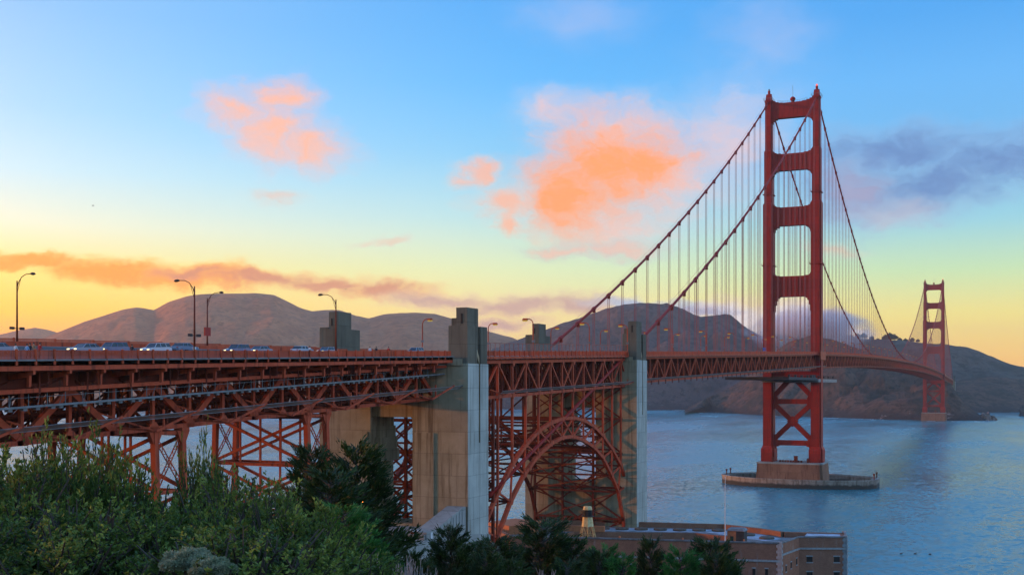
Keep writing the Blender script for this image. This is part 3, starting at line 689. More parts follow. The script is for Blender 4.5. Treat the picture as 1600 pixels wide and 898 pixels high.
# ------------------------------------------------------------------ main cables with their suspenders
def ZS(y):                      # side span and down through the arch span
    t = y+343
    return 68+0.35*t+0.00031*t*t if t > 0 else 68+0.352*t
def ZM(y): return 84.3+141.2*((y-640)/640)**2
def ZN(y): return ZS(-(y-1280))
def make_cable(x, label):
    t = empty('main_cable', (x, 0, 225.5), label, 'suspension cable', 'main cables')
    def tube(ys, fz, r, name):
        m = MB(); m.tube([(x, y, fz(y)) for y in ys], r, 10); return m.build(name, CABLE, t, smooth=True)
    tube(frange(-440, 0, 20), ZS, 0.46, 'side_span_cable'); tube(frange(0, 1280, 20), ZM, 0.46, 'main_span_cable'); tube(frange(1280, 1620, 20), ZN, 0.46, 'side_span_cable')
    for ys, fz, yn in ((frange(-330, 0, 22), ZS, 's'), (frange(0, 1280, 32), ZM, 'm')):
        m = MB()
        for sx in (-0.55, 0.55): m.tube([(x+sx, y, fz(y)+1.5) for y in ys], 0.03, 4)
        m.build('hand_rope', CABLE, t)
    rope = MB()
    for sx in (-0.28, 0.28): rope.box(sx-.075, sx+.075, -.11, .11, -.5, .5)
    rm = rope.mesh('suspender_rope_pair', ROPE)
    band = MB(); band.tube([(0, -0.9, 0), (0, 0.9, 0)], 0.68, 10).box(-0.5, 0.5, -0.25, 0.25, -1.3, -0.4)
    bm_ = band.mesh('cable_band', CABLE)
    pts = [(-330+15.24*k) for k in range(22)]+[15.24*k for k in range(1, 84)]+[1295+15.24*k for k in range(18)]
    for y in pts:
        if abs(y) < 8 or abs(y-1280) < 8: continue
        fz = ZS if y < 0 else (ZM if y < 1280 else ZN)
        zt, zb = fz(y), RZ(y)-2.0
        if zt-zb < 1.2: continue
        s = inst('suspender', rm, (x, y, (zt+zb)/2), t, scale=(1, 1, zt-zb-0.6))
        sl_ = math.atan((fz(y+1)-fz(y-1))/2)
        inst('cable_band', bm_, (x, y, zt), t, rot=Matrix.Rotation(sl_, 4, 'X'))
    return t
make_cable(13.7, 'east main cable, crossing in front of the near tower, with its vertical suspenders')
make_cable(-13.7, 'west main cable, the farther and left one, dropping to the small far pylon')

# ------------------------------------------------------------------ deck pieces
def strip(name, y0, y1, x0, x1, dz0, dz1, mat, parent, step=20, kind=None):
    """a slab that follows the deck profile"""
    n = max(1, int(abs(y1-y0)/step)); m = MB()
    for i in range(n+1):
        y = y0+(y1-y0)*i/n; z = RZ(y)
        m.v += [(x0, y, z+dz0+SE(x0, y)), (x1, y, z+dz0+SE(x1, y)), (x1, y, z+dz1+SE(x1, y)), (x0, y, z+dz1+SE(x0, y))]
    for i in range(n):
        o = i*4
        for k in range(4): m.f.append((o+k, o+(k+1) % 4, o+4+(k+1) % 4, o+4+k))
    m.f.append((3, 2, 1, 0)); o = n*4; m.f.append((o, o+1, o+2, o+3))
    return m.build(name, mat, parent, kind=kind)
def roadbed(t, y0, y1, walk=15.0):
    strip('roadway', y0, y1, -9.3, 9.3, -1.95, -1.33, ASPH, t)
    for s in (-1, 1):
        a, b = sorted((s*9.3, s*(walk-0.15)))
        strip('sidewalk', y0, y1, a, b, -1.9, -1.25, KERB, t)
    m = MB()
    for k, x in enumerate((-6.2, -3.1, 0, 3.1, 6.2)):
        y = y0+2
        while y < y1-4:
            e_ = SE(x, y); e2 = SE(x, y+3); m.add([(x-.07, y, RZ(y)-1.326+e_), (x+.07, y, RZ(y)-1.326+e_), (x+.07, y+3, RZ(y+3)-1.326+e2), (x-.07, y+3, RZ(y+3)-1.326+e2)], [(0, 1, 2, 3)]); y += 9
    m.build('lane_marking', PAINTW, t)

def picket_panel(L, H=1.05, step=0.18, mat=RED):
    m = MB(); m.box(0, L, -.04, .04, H-.09, H).box(0, L, -.03, .03, 0, .07)
    k = step/2
    while k < L:
        m.box(k-.055, k+.055, -.02, .02, .07, H-.09); k += step
    return m.mesh('railing_panel', mat)
PAN27 = picket_panel(2.62)
PAN76 = picket_panel(7.5, 1.05, 0.20)
pm = MB(); pm.box(-.1, .1, -.12, .12, -0.55, 1.28); POSTM = pm.mesh('railing_post', RED)
def yrot(y, s=1):               # local +X runs north, tilted with the grade
    g = math.atan(RZ(y+1)-RZ(y))
    return Matrix.Rotation(math.pi/2, 4, 'Z') @ Matrix.Rotation(-g, 4, 'Y')
def railing(t, y0, y1, x, sp=2.7, pan=PAN27, post=True):
    y = y0
    while y < y1-0.3:
        inst('railing_panel', pan, (x, y+0.04, RZ(y)-1.15+SE(x, y)-(0.35 if x < 0 else 0)), t, rot=yrot(y+sp/2))
        if post: inst('railing_post', POSTM, (x+(0.12 if x > 0 else -0.12), y, RZ(y)-1.25+SE(x, y)-(0.35 if x < 0 else 0)), t)
        y += sp

# ---- the viaduct span south of the near pylon
zt = lambda y: 56.9+0.0433*(y+562.8)
zb = lambda y: 50.9+0.041*(y+559.6)
via = empty('viaduct_span', (0, -520, 52), 'red steel viaduct deck and trusses running off the left edge over the shrubs', 'bridge deck')
Y0, Y1 = -640.0, -459.2
roadbed(via, Y0, Y1)
strip('edge_girder', Y0, Y1, 14.55, 14.85, -2.45, -1.32, RED, via)
strip('curb_beam', Y0, Y1, 14.7, 15.22, -1.32, -1.12, KERB, via)
strip('edge_girder', Y0, Y1, -14.85, -14.55, -2.45, -1.32, RED, via)
for x in (-8.6, -5.2, -1.7, 1.7, 5.2, 8.6): strip('stringer', Y0, Y1, x-.15, x+.15, -2.7, -1.96, RED, via)
railing(via, -592.6, -460.3, 15.0)
railing(via, -592.6, -460.3, -15.0, 7.62, PAN76)
strip('median_railing', -600, -460, -9.5, -9.42, -1.2, -0.55, RED, via)
m = MB()
for x in (10.9, 6.2, 2.0, -2.0, -6.2, -10.9):
    for k in range(24):
        a, b = Y0+7.5*k, min(Y0+7.5*(k+1), Y1)
        m.platex([(a, zt(a)+.35), (b, zt(b)+.35), (b, RZ(b)-2.0+SE(x, b)), (a, RZ(a)-2.0+SE(x, a))], x-.06, x+.06)
m.build('deep_girder', SHADERED, via, kind='stuff')
strip('outrigger_rail', Y0, Y1, 13.35, 13.6, -2.75, -2.5, SHADERED, via)
bmk = MB(); bmk.plate([(9.6, -1.1), (9.6, -0.2), (14.9, 0.05), (14.9, -0.35), (14.3, -0.45), (14.25, -1.8), (13.85, -1.8), (13.85, -0.7)], -.16, .16)
BRK = bmk.mesh('sidewalk_bracket', RED)
for k in range(24):
    y = -589.9+5.4*k
    if y < -462: inst('sidewalk_bracket', BRK, (0, y, RZ(y)-2.5), via)
panel = 7.35
nodes = [-456.9-panel*k for k in range(21)]
for s in (1, -1):
    x = 9.3*s
    if s > 0:
        for a, b in zip(nodes, nodes[1:]):
            bar('top_chord', (x, b, zt(b)), (x, a, zt(a)), 0.62, 0.55, RED, via)
            bar('bottom_chord', (x, b, zb(b)), (x, a, zb(a)), 0.7, 0.6, RED, via)
        for i, y in enumerate(nodes):
            bar('vertical', (x, y, zb(y)+.3), (x, y, zt(y)-.28), 0.45, 0.5, RED, via)
            if i < len(nodes)-1:
                y2 = nodes[i+1]
                p, q = ((x, y, zt(y)-.2), (x, y2, zb(y2)+.25)) if i % 2 else ((x, y, zb(y)+.25), (x, y2, zt(y2)-.2))
                bar('diagonal', p, q, 0.6, 0.85, RED, via)
        # slender deck posts and sway rods between the top chord and the floor
        for i, y in enumerate(nodes):
            bar('deck_post', (x+1.2, y, zt(y)), (x+1.2, y, RZ(y)-2.7), 0.28, 0.3, RED, via)
        m = MB()
        for i, (a, b) in enumerate(zip(nodes, nodes[1:])):
            m.beam((x+1.4, a, zt(a)), (x+1.4, b, RZ(b)-2.6), 0.16).beam((x+1.6, b, zt(b)), (x+1.6, a, RZ(a)-2.6), 0.12)
        m.build('sway_rod', RED, via, kind='stuff')
    else:
        m = MB()
        for i, (a, b) in enumerate(zip(nodes, nodes[1:])):
            m.beam((x, b, zt(b)), (x, a, zt(a)), .62, .55).beam((x, b, zb(b)), (x, a, zb(a)), .62, .55).beam((x, a, zb(a)), (x, a, zt(a)), .4)
            m.beam((x, a, zt(a) if i % 2 else zb(a)), (x, b, zb(b) if i % 2 else zt(b)), .5)
        m.build('far_truss', SHADERED, via, kind='stuff')
for i, y in enumerate(nodes):
    bar('floor_beam', (-13.8, y, RZ(y)-3.3), (13.8, y, RZ(y)-3.3), 0.4, 1.3, SHADERED, via, sec='I')
    bar('lower_crossbeam', (-9.3, y, zb(y)), (9.3, y, zb(y)), 0.4, 0.5, SHADERED, via)
m = MB(); g = MB()
for i, (a, b) in enumerate(zip(nodes, nodes[1:])):
    m.beam((-9.3, a, zb(a)), (0, b, zb(b)), .3, .25).beam((9.3, a, zb(a)-.02), (0, b, zb(b)-.02), .3, .25)
    m.beam((-9.3, a, zb(a)+.2), (0, a, zt(a)), .35).beam((9.3, a, zb(a)+.2), (0, a, zt(a)), .35)
    m.beam((-9.3, a, zt(a)-.1), (9.3, a, zt(a)-.1), .4)
    m.beam((-9.3, a, zt(a)-.2), (0, a, zb(a)+.4), .22).beam((9.3, a, zt(a)-.2), (0, a, zb(a)+.4), .22)
    m.beam((-9.3, b, zt(b)), (9.3, a, zt(a)), .26).beam((9.3, b, zt(b)-.05), (-9.3, a, zt(a)-.05), .26)
    for x in (9.62,):
        g.platex([(a-.7, zb(a)-.35), (a+.7, zb(a)-.35), (a+.9, zb(a)+.3), (a+.4, zb(a)+.9), (a-.4, zb(a)+.9), (a-.9, zb(a)+.3)], x-.03, x+.03)
for i, (a, b) in enumerate(zip(nodes, nodes[1:])):
    mid_ = (a+b)/2
    for x in (-3.2, 3.2):
        m.beam((x, a, zb(a)+.3), (x, b, zb(b)+.3), .35, .7).beam((x, a, zt(a)-.6), (x, b, zt(b)-.6), .3, .5)
        m.beam((x, a, zb(a)), (x, a, zt(a)), .35).beam((x, a, zt(a)-.3), (x, b, zb(b)+.4), .4)
    m.beam((-9.3, mid_, zt(mid_)-.2), (9.3, mid_, zt(mid_)-.2), .3, .6).beam((-9.3, mid_, zb(mid_)+.1), (9.3, mid_, zb(mid_)+.1), .3, .3)
    m.beam((-6.5, a, zt(a)-2.6), (-6.5, b, zt(b)-2.6), 1.2, .12).beam((-6.5, a, zt(a)-1.5), (-6.5, b, zt(b)-1.5), .08)
m.tube([(5.5, nodes[-1], zt(nodes[-1])-3.2), (5.5, nodes[0], zt(nodes[0])-3.2)], .3, 8).tube([(-1.5, nodes[-1], zt(nodes[-1])-4.2), (-1.5, nodes[0], zt(nodes[0])-4.2)], .35, 8)
m.build('sway_bracing', SHADERED, via, kind='stuff'); g.build('gusset_plate', RED, via, kind='stuff')

def trans_frame(m, y, z0, z1, hw, n):
    for k in range(n+1):
        x = -hw+2*hw*k/n; m.beam((x, y, z0), (x, y, z1), .26)
        if k < n:
            x2 = -hw+2*hw*(k+1)/n; m.beam((x, y, z0 if k % 2 else z1), (x2, y, z1 if k % 2 else z0), .3)
m = MB()
for a, b in zip(nodes, nodes[1:]):
    trans_frame(m, a-.5, zt(a)-.3, RZ(a)-2.6, 12.8, 7); trans_frame(m, (a+b)/2, zb((a+b)/2)+.3, zt((a+b)/2)-.3, 8.6, 5)
    bar('service_rail', (12.7, b, 56.9+.0427*(b+566)), (12.7, a, 56.9+.0427*(a+566)), 0.35, 0.5, RED, via)
m.build('floor_truss', SHADERED, via, kind='stuff')
# pipes and a grey painters' walkway slung under the near edge
wk = empty('maintenance_walkway', (11.5, -520, 57), 'grey scaffold walkway with posts slung along the viaduct truss', 'scaffold')
zw = lambda y: 55.0+0.0465*(y+566)
m = MB()
for a, b in zip(nodes, nodes[1:]):
    m.beam((11.9, b, zw(b)), (11.9, a, zw(a)), 0.9, 0.10)
m.build('walkway_deck', GREY, wk)
m = MB()
for a, b in zip(nodes, nodes[1:]):
    m.beam((12.4, b, zw(b)), (12.4, a, zw(a)), 0.12, 0.26).beam((12.4, b, zw(b)+1.1), (12.4, a, zw(a)+1.1), 0.05)
m.build('edge_rail', GREY, wk)
for k in range(50):
    y = -600+2.75*k
    if y < -463: bar('handrail_post', (12.42, y, zw(y)), (12.42, y, zw(y)+1.5+0.3*(k % 3 == 0)), 0.07, 0.07, GREY, wk)
m = MB()
for k in range(70):
    y = -596+1.9*k+random.uniform(-.4, .4)
    if y < -464:
        m.box(11.6, 12.2, y-.3, y+.3, zw(y)-.45, zw(y)-.1)
        if k % 2: m.beam((11.7+random.uniform(-.2, .5), y, zw(y)), (11.9, y+random.uniform(-1, 1), zw(y)+random.uniform(1, 2.2)), 0.06)
m.build('scaffold_fitting', GREY, wk, kind='stuff')

def netset(name, label, y0, y1, zf, xin, xout, ys, parent=None, boom_dz=1.6):
    t = empty(name, (xout, (y0+y1)/2, zf((y0+y1)/2)), label, 'safety net', 'outrigger safety nets')
    n = 24; m = MB()
    for i in range(n+1):
        y = y0+(y1-y0)*i/n; zz = zf(y)
        m.v += [(xout-0.6, y, zz-0.55), (xout, y, zz)]
    for i in range(n): m.f.append((2*i, 2*i+1, 2*i+3, 2*i+2))
    m.build('net', NET, t)
    m = MB()
    for i in range(n):
        a = y0+(y1-y0)*i/n; b = y0+(y1-y0)*(i+1)/n
        m.beam((xout, a, zf(a)), (xout, b, zf(b)), .07).beam((xout-.6, a, zf(a)-.55), (xout-.6, b, zf(b)-.55), .07)
    m.build('net_cable', GREY, t)
    for y in ys:
        m = MB()
        m.beam((xout, y+7.0, zf(y+7)+0.15), (xout-1.2, y, zf(y)-boom_dz-0.6), 0.26, 0.3)
        m.beam((xout-1.2, y, zf(y)-boom_dz-0.6), (xin, y-1.2, zf(y)-boom_dz-0.2), 0.24, 0.28)
        m.beam((xin, y-4.5, zf(y)+0.2), (xout-1.2, y, zf(y)-boom_dz-0.6), 0.22)
        m.beam((xout-1.0, y+1.2, zf(y)-boom_dz), (xout-1.0, y+1.2, zf(y)+0.6), 0.22)
        m.build('boom', RED, t)
    return t
netset('safety_net', 'grey safety net on red booms under the viaduct edge at left', -600, -458, lambda y: 52.9+0.043*(y+569.4), 10.0, 16.6, [-588, -573, -558, -543.8, -529, -514, -499, -484, -469])
netset('safety_net', 'safety net and long boom below the arch span', -440, -345, lambda y: RZ(y)-8.7, 14.2, 17.0, [-436, -354], boom_dz=0.4)
netset('safety_net', 'safety net below the side span between pylon and near tower', -336, 18, lambda y: RZ(y)-8.3, 14.2, 16.6, [-325, 4], boom_dz=0.4)

# ---- steel support towers under the viaduct
def support_tower(ya, yb, label):
    t = empty('support_tower', (0, (ya+yb)/2, 20), label, 'steel support tower', 'steel towers under the viaduct')
    zc = zb((ya+yb)/2)-0.5; zg = 18.0
    levels = [zc, zc-8.2, zc-16.6, zc-25.5]
    xs = lambda s, z: s*(9.4+(zc-z)*0.035)
    for s in (1, -1):
        for y in (ya, yb):
            bar('column', (xs(s, zg), y, zg), (xs(s, zc), y, zc), 0.85, 0.8, RED, t)
            m = MB(); m.box(xs(s, zc)-.75, xs(s, zc)+.75, y-.75, y+.75, zc-.05, zc+.35)
            m.platex([(y-1.3, zc-.06), (y+1.3, zc-.06), (y+.5, zc-1.7), (y-.5, zc-1.7)], xs(s, zc)-.35, xs(s, zc)+.35); m.build('bearing_bracket', RED, t)
        for i, z in enumerate(levels):
            bar('strut', (xs(s, z), ya, z-.3), (xs(s, z), yb, z-.3), 0.35, 0.5, RED, t)
        m = MB()
        for z1, z2 in zip(levels, levels[1:]):
            for p, q in (((xs(s, z1), ya, z1-.6), (xs(s, z2), yb, z2)), ((xs(s, z1), yb, z1-.6), (xs(s, z2), ya, z2))):
                p, q = Vector(p), Vector(q)
                d = (q-p).normalized(); nn = Vector((1, 0, 0)).cross(d)*0.28
                m.beam(p+nn, q+nn, .12).beam(p-nn, q-nn, .12)
                n = int((q-p).length/0.7)
                for k in range(n):
                    a = p+(q-p)*k/n; b = p+(q-p)*(k+1)/n; sg = 1 if k % 2 else -1
                    m.beam(a+nn*sg, b-nn*sg, .08)
        m.build('laced_brace', RED, t)
    for y in (ya, yb):
        for z in levels[:3]: bar('cross_strut', (xs(-1, z), y, z-.4), (xs(1, z), y, z-.4), 0.5, 0.75 if z == zc else 0.5, RED, t, sec='I')
        for z1, z2 in zip(levels, levels[1:]):
            bar('cross_brace', (xs(-1, z1), y, z1-.8), (xs(1, z2), y, z2), 0.42, 0.46, RED, t)
            bar('cross_brace', (xs(1, z1), y, z1-.8), (xs(-1, z2), y, z2), 0.42, 0.46, RED, t)
            bar('mid_post', (0, y, z2), (0, y, z1-.8), 0.3, 0.3, RED, t)
        bar('mid_post', (4.2, y, levels[1]), (4.2, y, levels[0]-.8), 0.28, 0.28, RED, t)
        bar('mid_post', (-4.2, y, levels[1]), (-4.2, y, levels[0]-.8), 0.28, 0.28, RED, t)
        bar('footing', (xs(1, zg), y, 10), (xs(1, zg), y, zg), 2.4, 2.4, WALLC, t); bar('footing', (xs(-1, zg), y, 10), (xs(-1, zg), y, zg), 2.4, 2.4, WALLC, t)
support_tower(-501.6, -496.0, 'red steel tower with laced braces nearest the big concrete pylon')
support_tower(-537.5, -532.0, 'red steel tower half hidden by the shrub tips at left')
support_tower(-573.5, -568.0, 'red steel tower at the left edge behind the shrubs')

# ---- the concrete pylons
def pylon(yc0, yc1, label, base, top_dz=0.0):
    d = yc1-yc0; zt_ = RZ(yc0)
    t = empty('concrete_pylon', (0, (yc0+yc1)/2, base), label, 'bridge pylon', 'concrete pylons')
    zs = zt_-2.6                       # ledge where the lower shaft ends
    for s in (1, -1):
        xo, xi = 17.6*s, 5.0*s
        def bx(m, xa, xb, ya, yb, za, zb_): m.box(min(xa, xb), max(xa, xb), yc0+ya, yc0+yb, za, zb_)
        m = MB(); g0, g1 = 0.52*d, 0.60*d     # narrow groove up the outer face
        bx(m, xi, xo-0.7*s, 0, d, base, zs)
        for (ya, yb) in ((0, g0), (g1, d)): bx(m, xo-0.7*s, xo, ya, yb, zs-16, zs)
        bx(m, xo-0.699*s, xo+0.0*s, 0, d, base, zs-16.002)
        # shallow pilaster bands on the south face
        bx(m, xi+5.0*s, xi+0.6*s, -0.25, 0.01, base, zs-14)
        sh = m.build('shaft', CONC, t)
        m = MB(); bx(m, xo-1.2*s, xi+8.2*s, -0.25, 0.3, zs-0.4, zs+0.9); m.build('ledge', CONC, sh)
        if s > 0:
            m = MB()
            for (ya, yb, za) in ((-0.02, g0, zs-16), (g1, d+0.02, zs-16), (-0.02, d+0.02, base)): bx(m, xo+.003, xo+.07, ya, yb, za if za != base else base, zs-0.01 if za != base else zs-16.003)
            m.build('pale_face', PALEC, sh)  # thin slab of paler concrete over the lower east face
        # the two storeys above the deck
        xd = 13.25*s
        m = MB()
        bx(m, xo-0.62*s, xd, 0.05, d-0.35, zs+.002, zt_+5.0+top_dz)
        for (ya, yb) in ((0, g0-.6), (g1+.4, d-0.3)): bx(m, xo-0.62*s, xo-0.05*s, ya, yb, zs+.003, zt_+5.0+top_dz)
        m.build('upper_shaft', CONCT, t)
        m = MB()
        if s > 0: bx(m, xo-0.25*s, xo-2.7*s, 0.25, 0.56*d, zt_+4.7+top_dz, zt_+8.6+top_dz)
        else: bx(m, xo-2.2*s, xd+0.02*s, 0.25, 0.60*d, zt_+4.7+top_dz, zt_+8.6+top_dz)
        tb = m.build('top_block', CONCT, t)
        m = MB()
        if s > 0: bx(m, xo-1.25*s, xo-1.65*s, 0.18, 0.3, zt_+5.4+top_dz, zt_+7.4+top_dz)
        else: bx(m, xo-2.8*s, xo-3.1*s, 0.18, 0.3, zt_+5.6+top_dz, zt_+7.2+top_dz)
        m.build('window_slot', BLACK, tb)
        m = MB()
        if s > 0: bx(m, xo-2.71*s, xd-0.01*s, 1.4, 0.8*d, zt_+4.99+top_dz, zt_+6.6+top_dz)
        else: bx(m, xo-0.1*s, xo-2.1*s, 0.0, 0.8*d, zt_+4.99+top_dz, zt_+5.3+top_dz)
        m.build('side_block', CONCT, t)
        # sloped cheek above the groove
        m = MB()
        y_a, y_b = yc0+g0-1.2, yc0+g1+0.3
        m.platex([(y_a, zs+3.4), (y_b, zs-0.2), (y_b+0.45, zs-0.2), (y_b+.1, zs+1.2), (y_a+.3, zs+4.2)], *(sorted((xo-0.75*s, xo-0.3*s)))); m.build('groove_cheek', CONC, t)
        # stepped brackets on the inner side of the opening
    m = MB(); m.box(-5.0, 5.0, yc0+0.6, yc1-0.6, 51.2 if base < 60 else base, zs-0.2); m.build('portal_wall', CONC, t)
    m = MB()
    for k in range(4): m.box(-5.01+0.0, -3.9+0.9-0.45*k, yc0+1.2+0.5*k, yc1-0.9, 42+2.4*k, 44.4+2.4*k-0.01)
    m.build('corbel', CONC, t, kind='stuff')
    m = MB(); m.box(-5.0, 5.0, yc0+0.9, yc1-0.9, base, 29.4); m.build('sill_wall', CONC, t)
    return t
pylon(-458.05, -448.65, 'nearest large concrete pylon, brown south face and pale grey east face', 4)
pylon(-349.0, -339.3, 'concrete pylon right of the steel arch with the cable running over it', 4)
p3 = pylon(1620, 1629, 'small pale pylon beyond the distant tower at the hillside', 30)

# ---- arch span deck
arc = empty('arch_span', (0, -397, 57), 'red deck truss between the two concrete pylons above the arch', 'bridge deck')
AY = [-435.6, -427.9, -420.4, -412.7, -405.2, -397.6, -390.0, -382.3, -374.7, -367.1, -359.4, -351.8, -345.0]
y0, y1 = -448.6, -349.05
roadbed(arc, y0, y1)
strip('edge_girder', y0, y1, 14.6, 15.25, -1.75, -1.30, RED, arc)
railing(arc, y0+0.2, y1-1, 15.0, 2.7)
railing(arc, y0+0.2, y1-1, -15.0, 7.62, PAN76)
kp = MB(); kp.box(-.05, .05, 0, 2.3, 0, .9)
m = MB()
for k in range(37): m.box(15.02, 15.2, y0+2.7*k+.5, y0+2.7*k+2.2, RZ(y0+2.7*k+1.3)-1.62, RZ(y0+2.7*k+1.3)-1.22)
m.build('kick_plate', SHADERED, arc)
m = MB()
n = 30
for i in range(n+1):
    y = y0+(y1-y0)*i/n; m.v += [(14.6, y, RZ(y)-.1), (14.6, y, RZ(y)+1.6)]
for i in range(n): m.f.append((2*i, 2*i+2, 2*i+3, 2*i+1))
fmesh = m.build('chain_link_fence', FENCE, arc)
for k in range(41):
    y = y0+2.45*k; bar('fence_post', (14.6, y, RZ(y)-1.2), (14.6, y, RZ(y)+1.65), .07, .07, RED, arc)
bar('fence_rail', (14.6, y0, RZ(y0)+1.62), (14.6, y1, RZ(y1)+1.62), .06, .06, RED, arc)
AYN = [-448.5, -443.2]+AY
X = 13.7
for a, b in zip(AYN, AYN[1:]):
    bar('top_chord', (X, a, RZ(a)-2.45), (X, b, RZ(b)-2.45), 0.8, 0.75, RED, arc)
    bar('bottom_chord', (X, a, RZ(a)-10.1), (X, b, RZ(b)-10.1), 0.75, 0.65, RED, arc)
for i, y in enumerate(AY):
    bar('vertical', (X, y, RZ(y)-9.8), (X, y, RZ(y)-2.8), 0.45, 0.5, RED, arc)
for i in range(12):
    a, b = AY[i], AY[i+1]
    up = (i % 2 == 0) if i < 6 else (i % 2 == 1)       # the rising end of each diagonal
    ends = [(a, b)] if up else [(b, a)]
    if i == 5: ends = [(a, b), (b, a)]
    for tpy, bty in ends: bar('diagonal', (X, tpy, RZ(tpy)-2.8), (X, bty, RZ(bty)-9.8), 0.36, 0.42, RED, arc)
bar('diagonal', (X, -435.6, RZ(-435.6)-2.8), (X, -443.2, RZ(-443.2)-9.8), 0.36, 0.42, RED, arc)
m = MB(); g = MB()
for i, y in enumerate(AY):
    m.beam((-13.7, y, RZ(y)-2.5), (13.7, y, RZ(y)-2.5), .5, 1.2).beam((-13.7, y, RZ(y)-10.1), (13.7, y, RZ(y)-10.1), .45, .5)
    m.beam((-13.7, y, RZ(y)-9.8), (0, y, RZ(y)-3), .3).beam((13.7, y, RZ(y)-9.8), (0, y, RZ(y)-3), .3)
    m.beam((-13.7, y, RZ(y)-9.8), (-13.7, y, RZ(y)-2.8), .45)
    g.platex([(y-.75, RZ(y)-10.1), (y, RZ(y)-10.75), (y+.75, RZ(y)-10.1), (y+.4, RZ(y)-9.2), (y-.4, RZ(y)-9.2)], 14.08, 14.16)
    g.platex([(y-.7, RZ(y)-2.82), (y-.3, RZ(y)-3.5), (y+.3, RZ(y)-3.5), (y+.7, RZ(y)-2.82)], 14.09, 14.17)
for i in range(12):
    a, b = AY[i], AY[i+1]
    m.beam((-13.7, a, RZ(a)-(2.8 if i % 2 else 9.8)), (-13.7, b, RZ(b)-(9.8 if i % 2 else 2.8)), .4)
    m.beam((-13.7, a, RZ(a)-10.1), (13.7, b, RZ(b)-10.1), .3).beam((13.7, a, RZ(a)-10.2), (-13.7, b, RZ(b)-10.2), .3)
    m.beam((-13.7, a, RZ(a)-2.45), (-13.7, b, RZ(b)-2.45), .7).beam((-13.7, a, RZ(a)-10.1), (-13.7, b, RZ(b)-10.1), .7)
for a, b in zip(AY, AY[1:]):
    for y in (a+.6, (a+b)/2): trans_frame(m, y, RZ(y)-9.9, RZ(y)-2.6, 12.9, 8)
m.build('cross_bracing', SHADERED, arc, kind='stuff'); g.build('gusset_plate', RED, arc, kind='stuff')
for x in (-8, -4, 0, 4, 8): strip('stringer', y0, y1, x-.15, x+.15, -2.6, -1.96, RED, arc)
for k, y in enumerate(frange(y0+1, y1-1, 2.7)):
    bar('floor_beam', (9.5, y, RZ(y)-1.95), (15.1, y, RZ(y)-1.8), .25, .3, RED, arc)

# ---- the arch itself
arch = empty('steel_arch', (0, -390.4, 17), 'red trussed steel arch springing over the brick fort', 'steel arch')
OUT = [(-451.5, 17.5), (-443.2, 27.0), (-435.6, 34.3), (-427.9, 40.0), (-420.4, 44.0), (-412.7, 46.9), (-405.2, 48.6), (-397.6, 49.4), (-390.0, 49.4), (-382.3, 48.5), (-374.7, 46.6), (-367.1, 43.6), (-359.4, 39.6), (-352.0, 34.6), (-345.6, 28.6), (-345.2, 17.6)]
INN = [(-446.5, 8.0), (-442.6, 16.0), (-436.0, 24.4), (-428.9, 31.6), (-421.2, 37.2), (-413.0, 41.2), (-405.2, 43.5), (-397.6, 44.7), (-390.0, 44.6), (-382.2, 43.2), (-374.6, 41.0), (-367.1, 37.6), (-359.9, 32.4), (-354.0, 27.2), (-349.2, 18.0), (-346.5, 8.0)]
def rib(x, parts):
    m = MB()
    def put(nm, p, q, w, h, mat):
        if parts: bar(nm, (x, *p), (x, *q), w, h, mat, arch)
        else: m.beam((x, *p), (x, *q), w, h)
    for i in range(len(OUT)-1):
        put('outer_chord', OUT[i], OUT[i+1], 0.85, 0.8, RED); put('inner_chord', INN[i], INN[i+1], 0.85, 0.85, RED)
    for i in range(1, 15):
        put('radial_post', INN[i], OUT[i], 0.36, 0.4, RED)
    for i in range(1, 14):
        p, q = (OUT[i], INN[i+1]) if i < 7 else (INN[i], OUT[i+1])
        put('web_diagonal', p, q, 0.4, 0.42, RED)
        if i == 7: put('web_diagonal', OUT[i], INN[i+1], 0.4, 0.42, RED)
    for i, y in enumerate(AY):
        o = OUT[i+2] if i < 13 else OUT[-1]
        put('spandrel_column', (y, o[1]), (y, RZ(y)-10.4), 0.5, 0.55, RED)
    put('spandrel_column', (-345.0, 8), (-345.0, 28), 0.5, 0.55, RED)
    if not parts: m.build('far_rib', SHADERED, arch, kind='stuff')
    g = MB()
    for L_, r in ((OUT, 0.75), (INN, 0.8)):
        for (y, z) in L_[1:-1]:
            g.platex([(y+math.cos(k*math.pi/3)*r, z+math.sin(k*math.pi/3)*r) for k in range(6)], x+(.44 if x > 0 else -.47), x+(.47 if x > 0 else -.44))
    g.build('node_plate', RED, arch, kind='stuff')
rib(13.7, True); rib(-13.7, False)
m = MB()
for i in range(1, 15):
    for (y, z) in (OUT[i], INN[i]): m.beam((-13.7, y, z), (13.7, y, z), .45, .5)
    (yo, zo), (yi, zi) = OUT[i], INN[i]
    m.beam((-13.7, yo, zo), (0, yi, zi), .28).beam((13.7, yo, zo), (0, yi, zi), .28)
for i in range(0, 15):
    (ya, za), (yb, zb_) = INN[i], INN[i+1]
    m.beam((-13.7, ya, za), (13.7, yb, zb_), .34).beam((13.7, ya, za), (-13.7, yb, zb_), .34)
m.build('lateral_bracing', SHADERED, arch, kind='stuff')
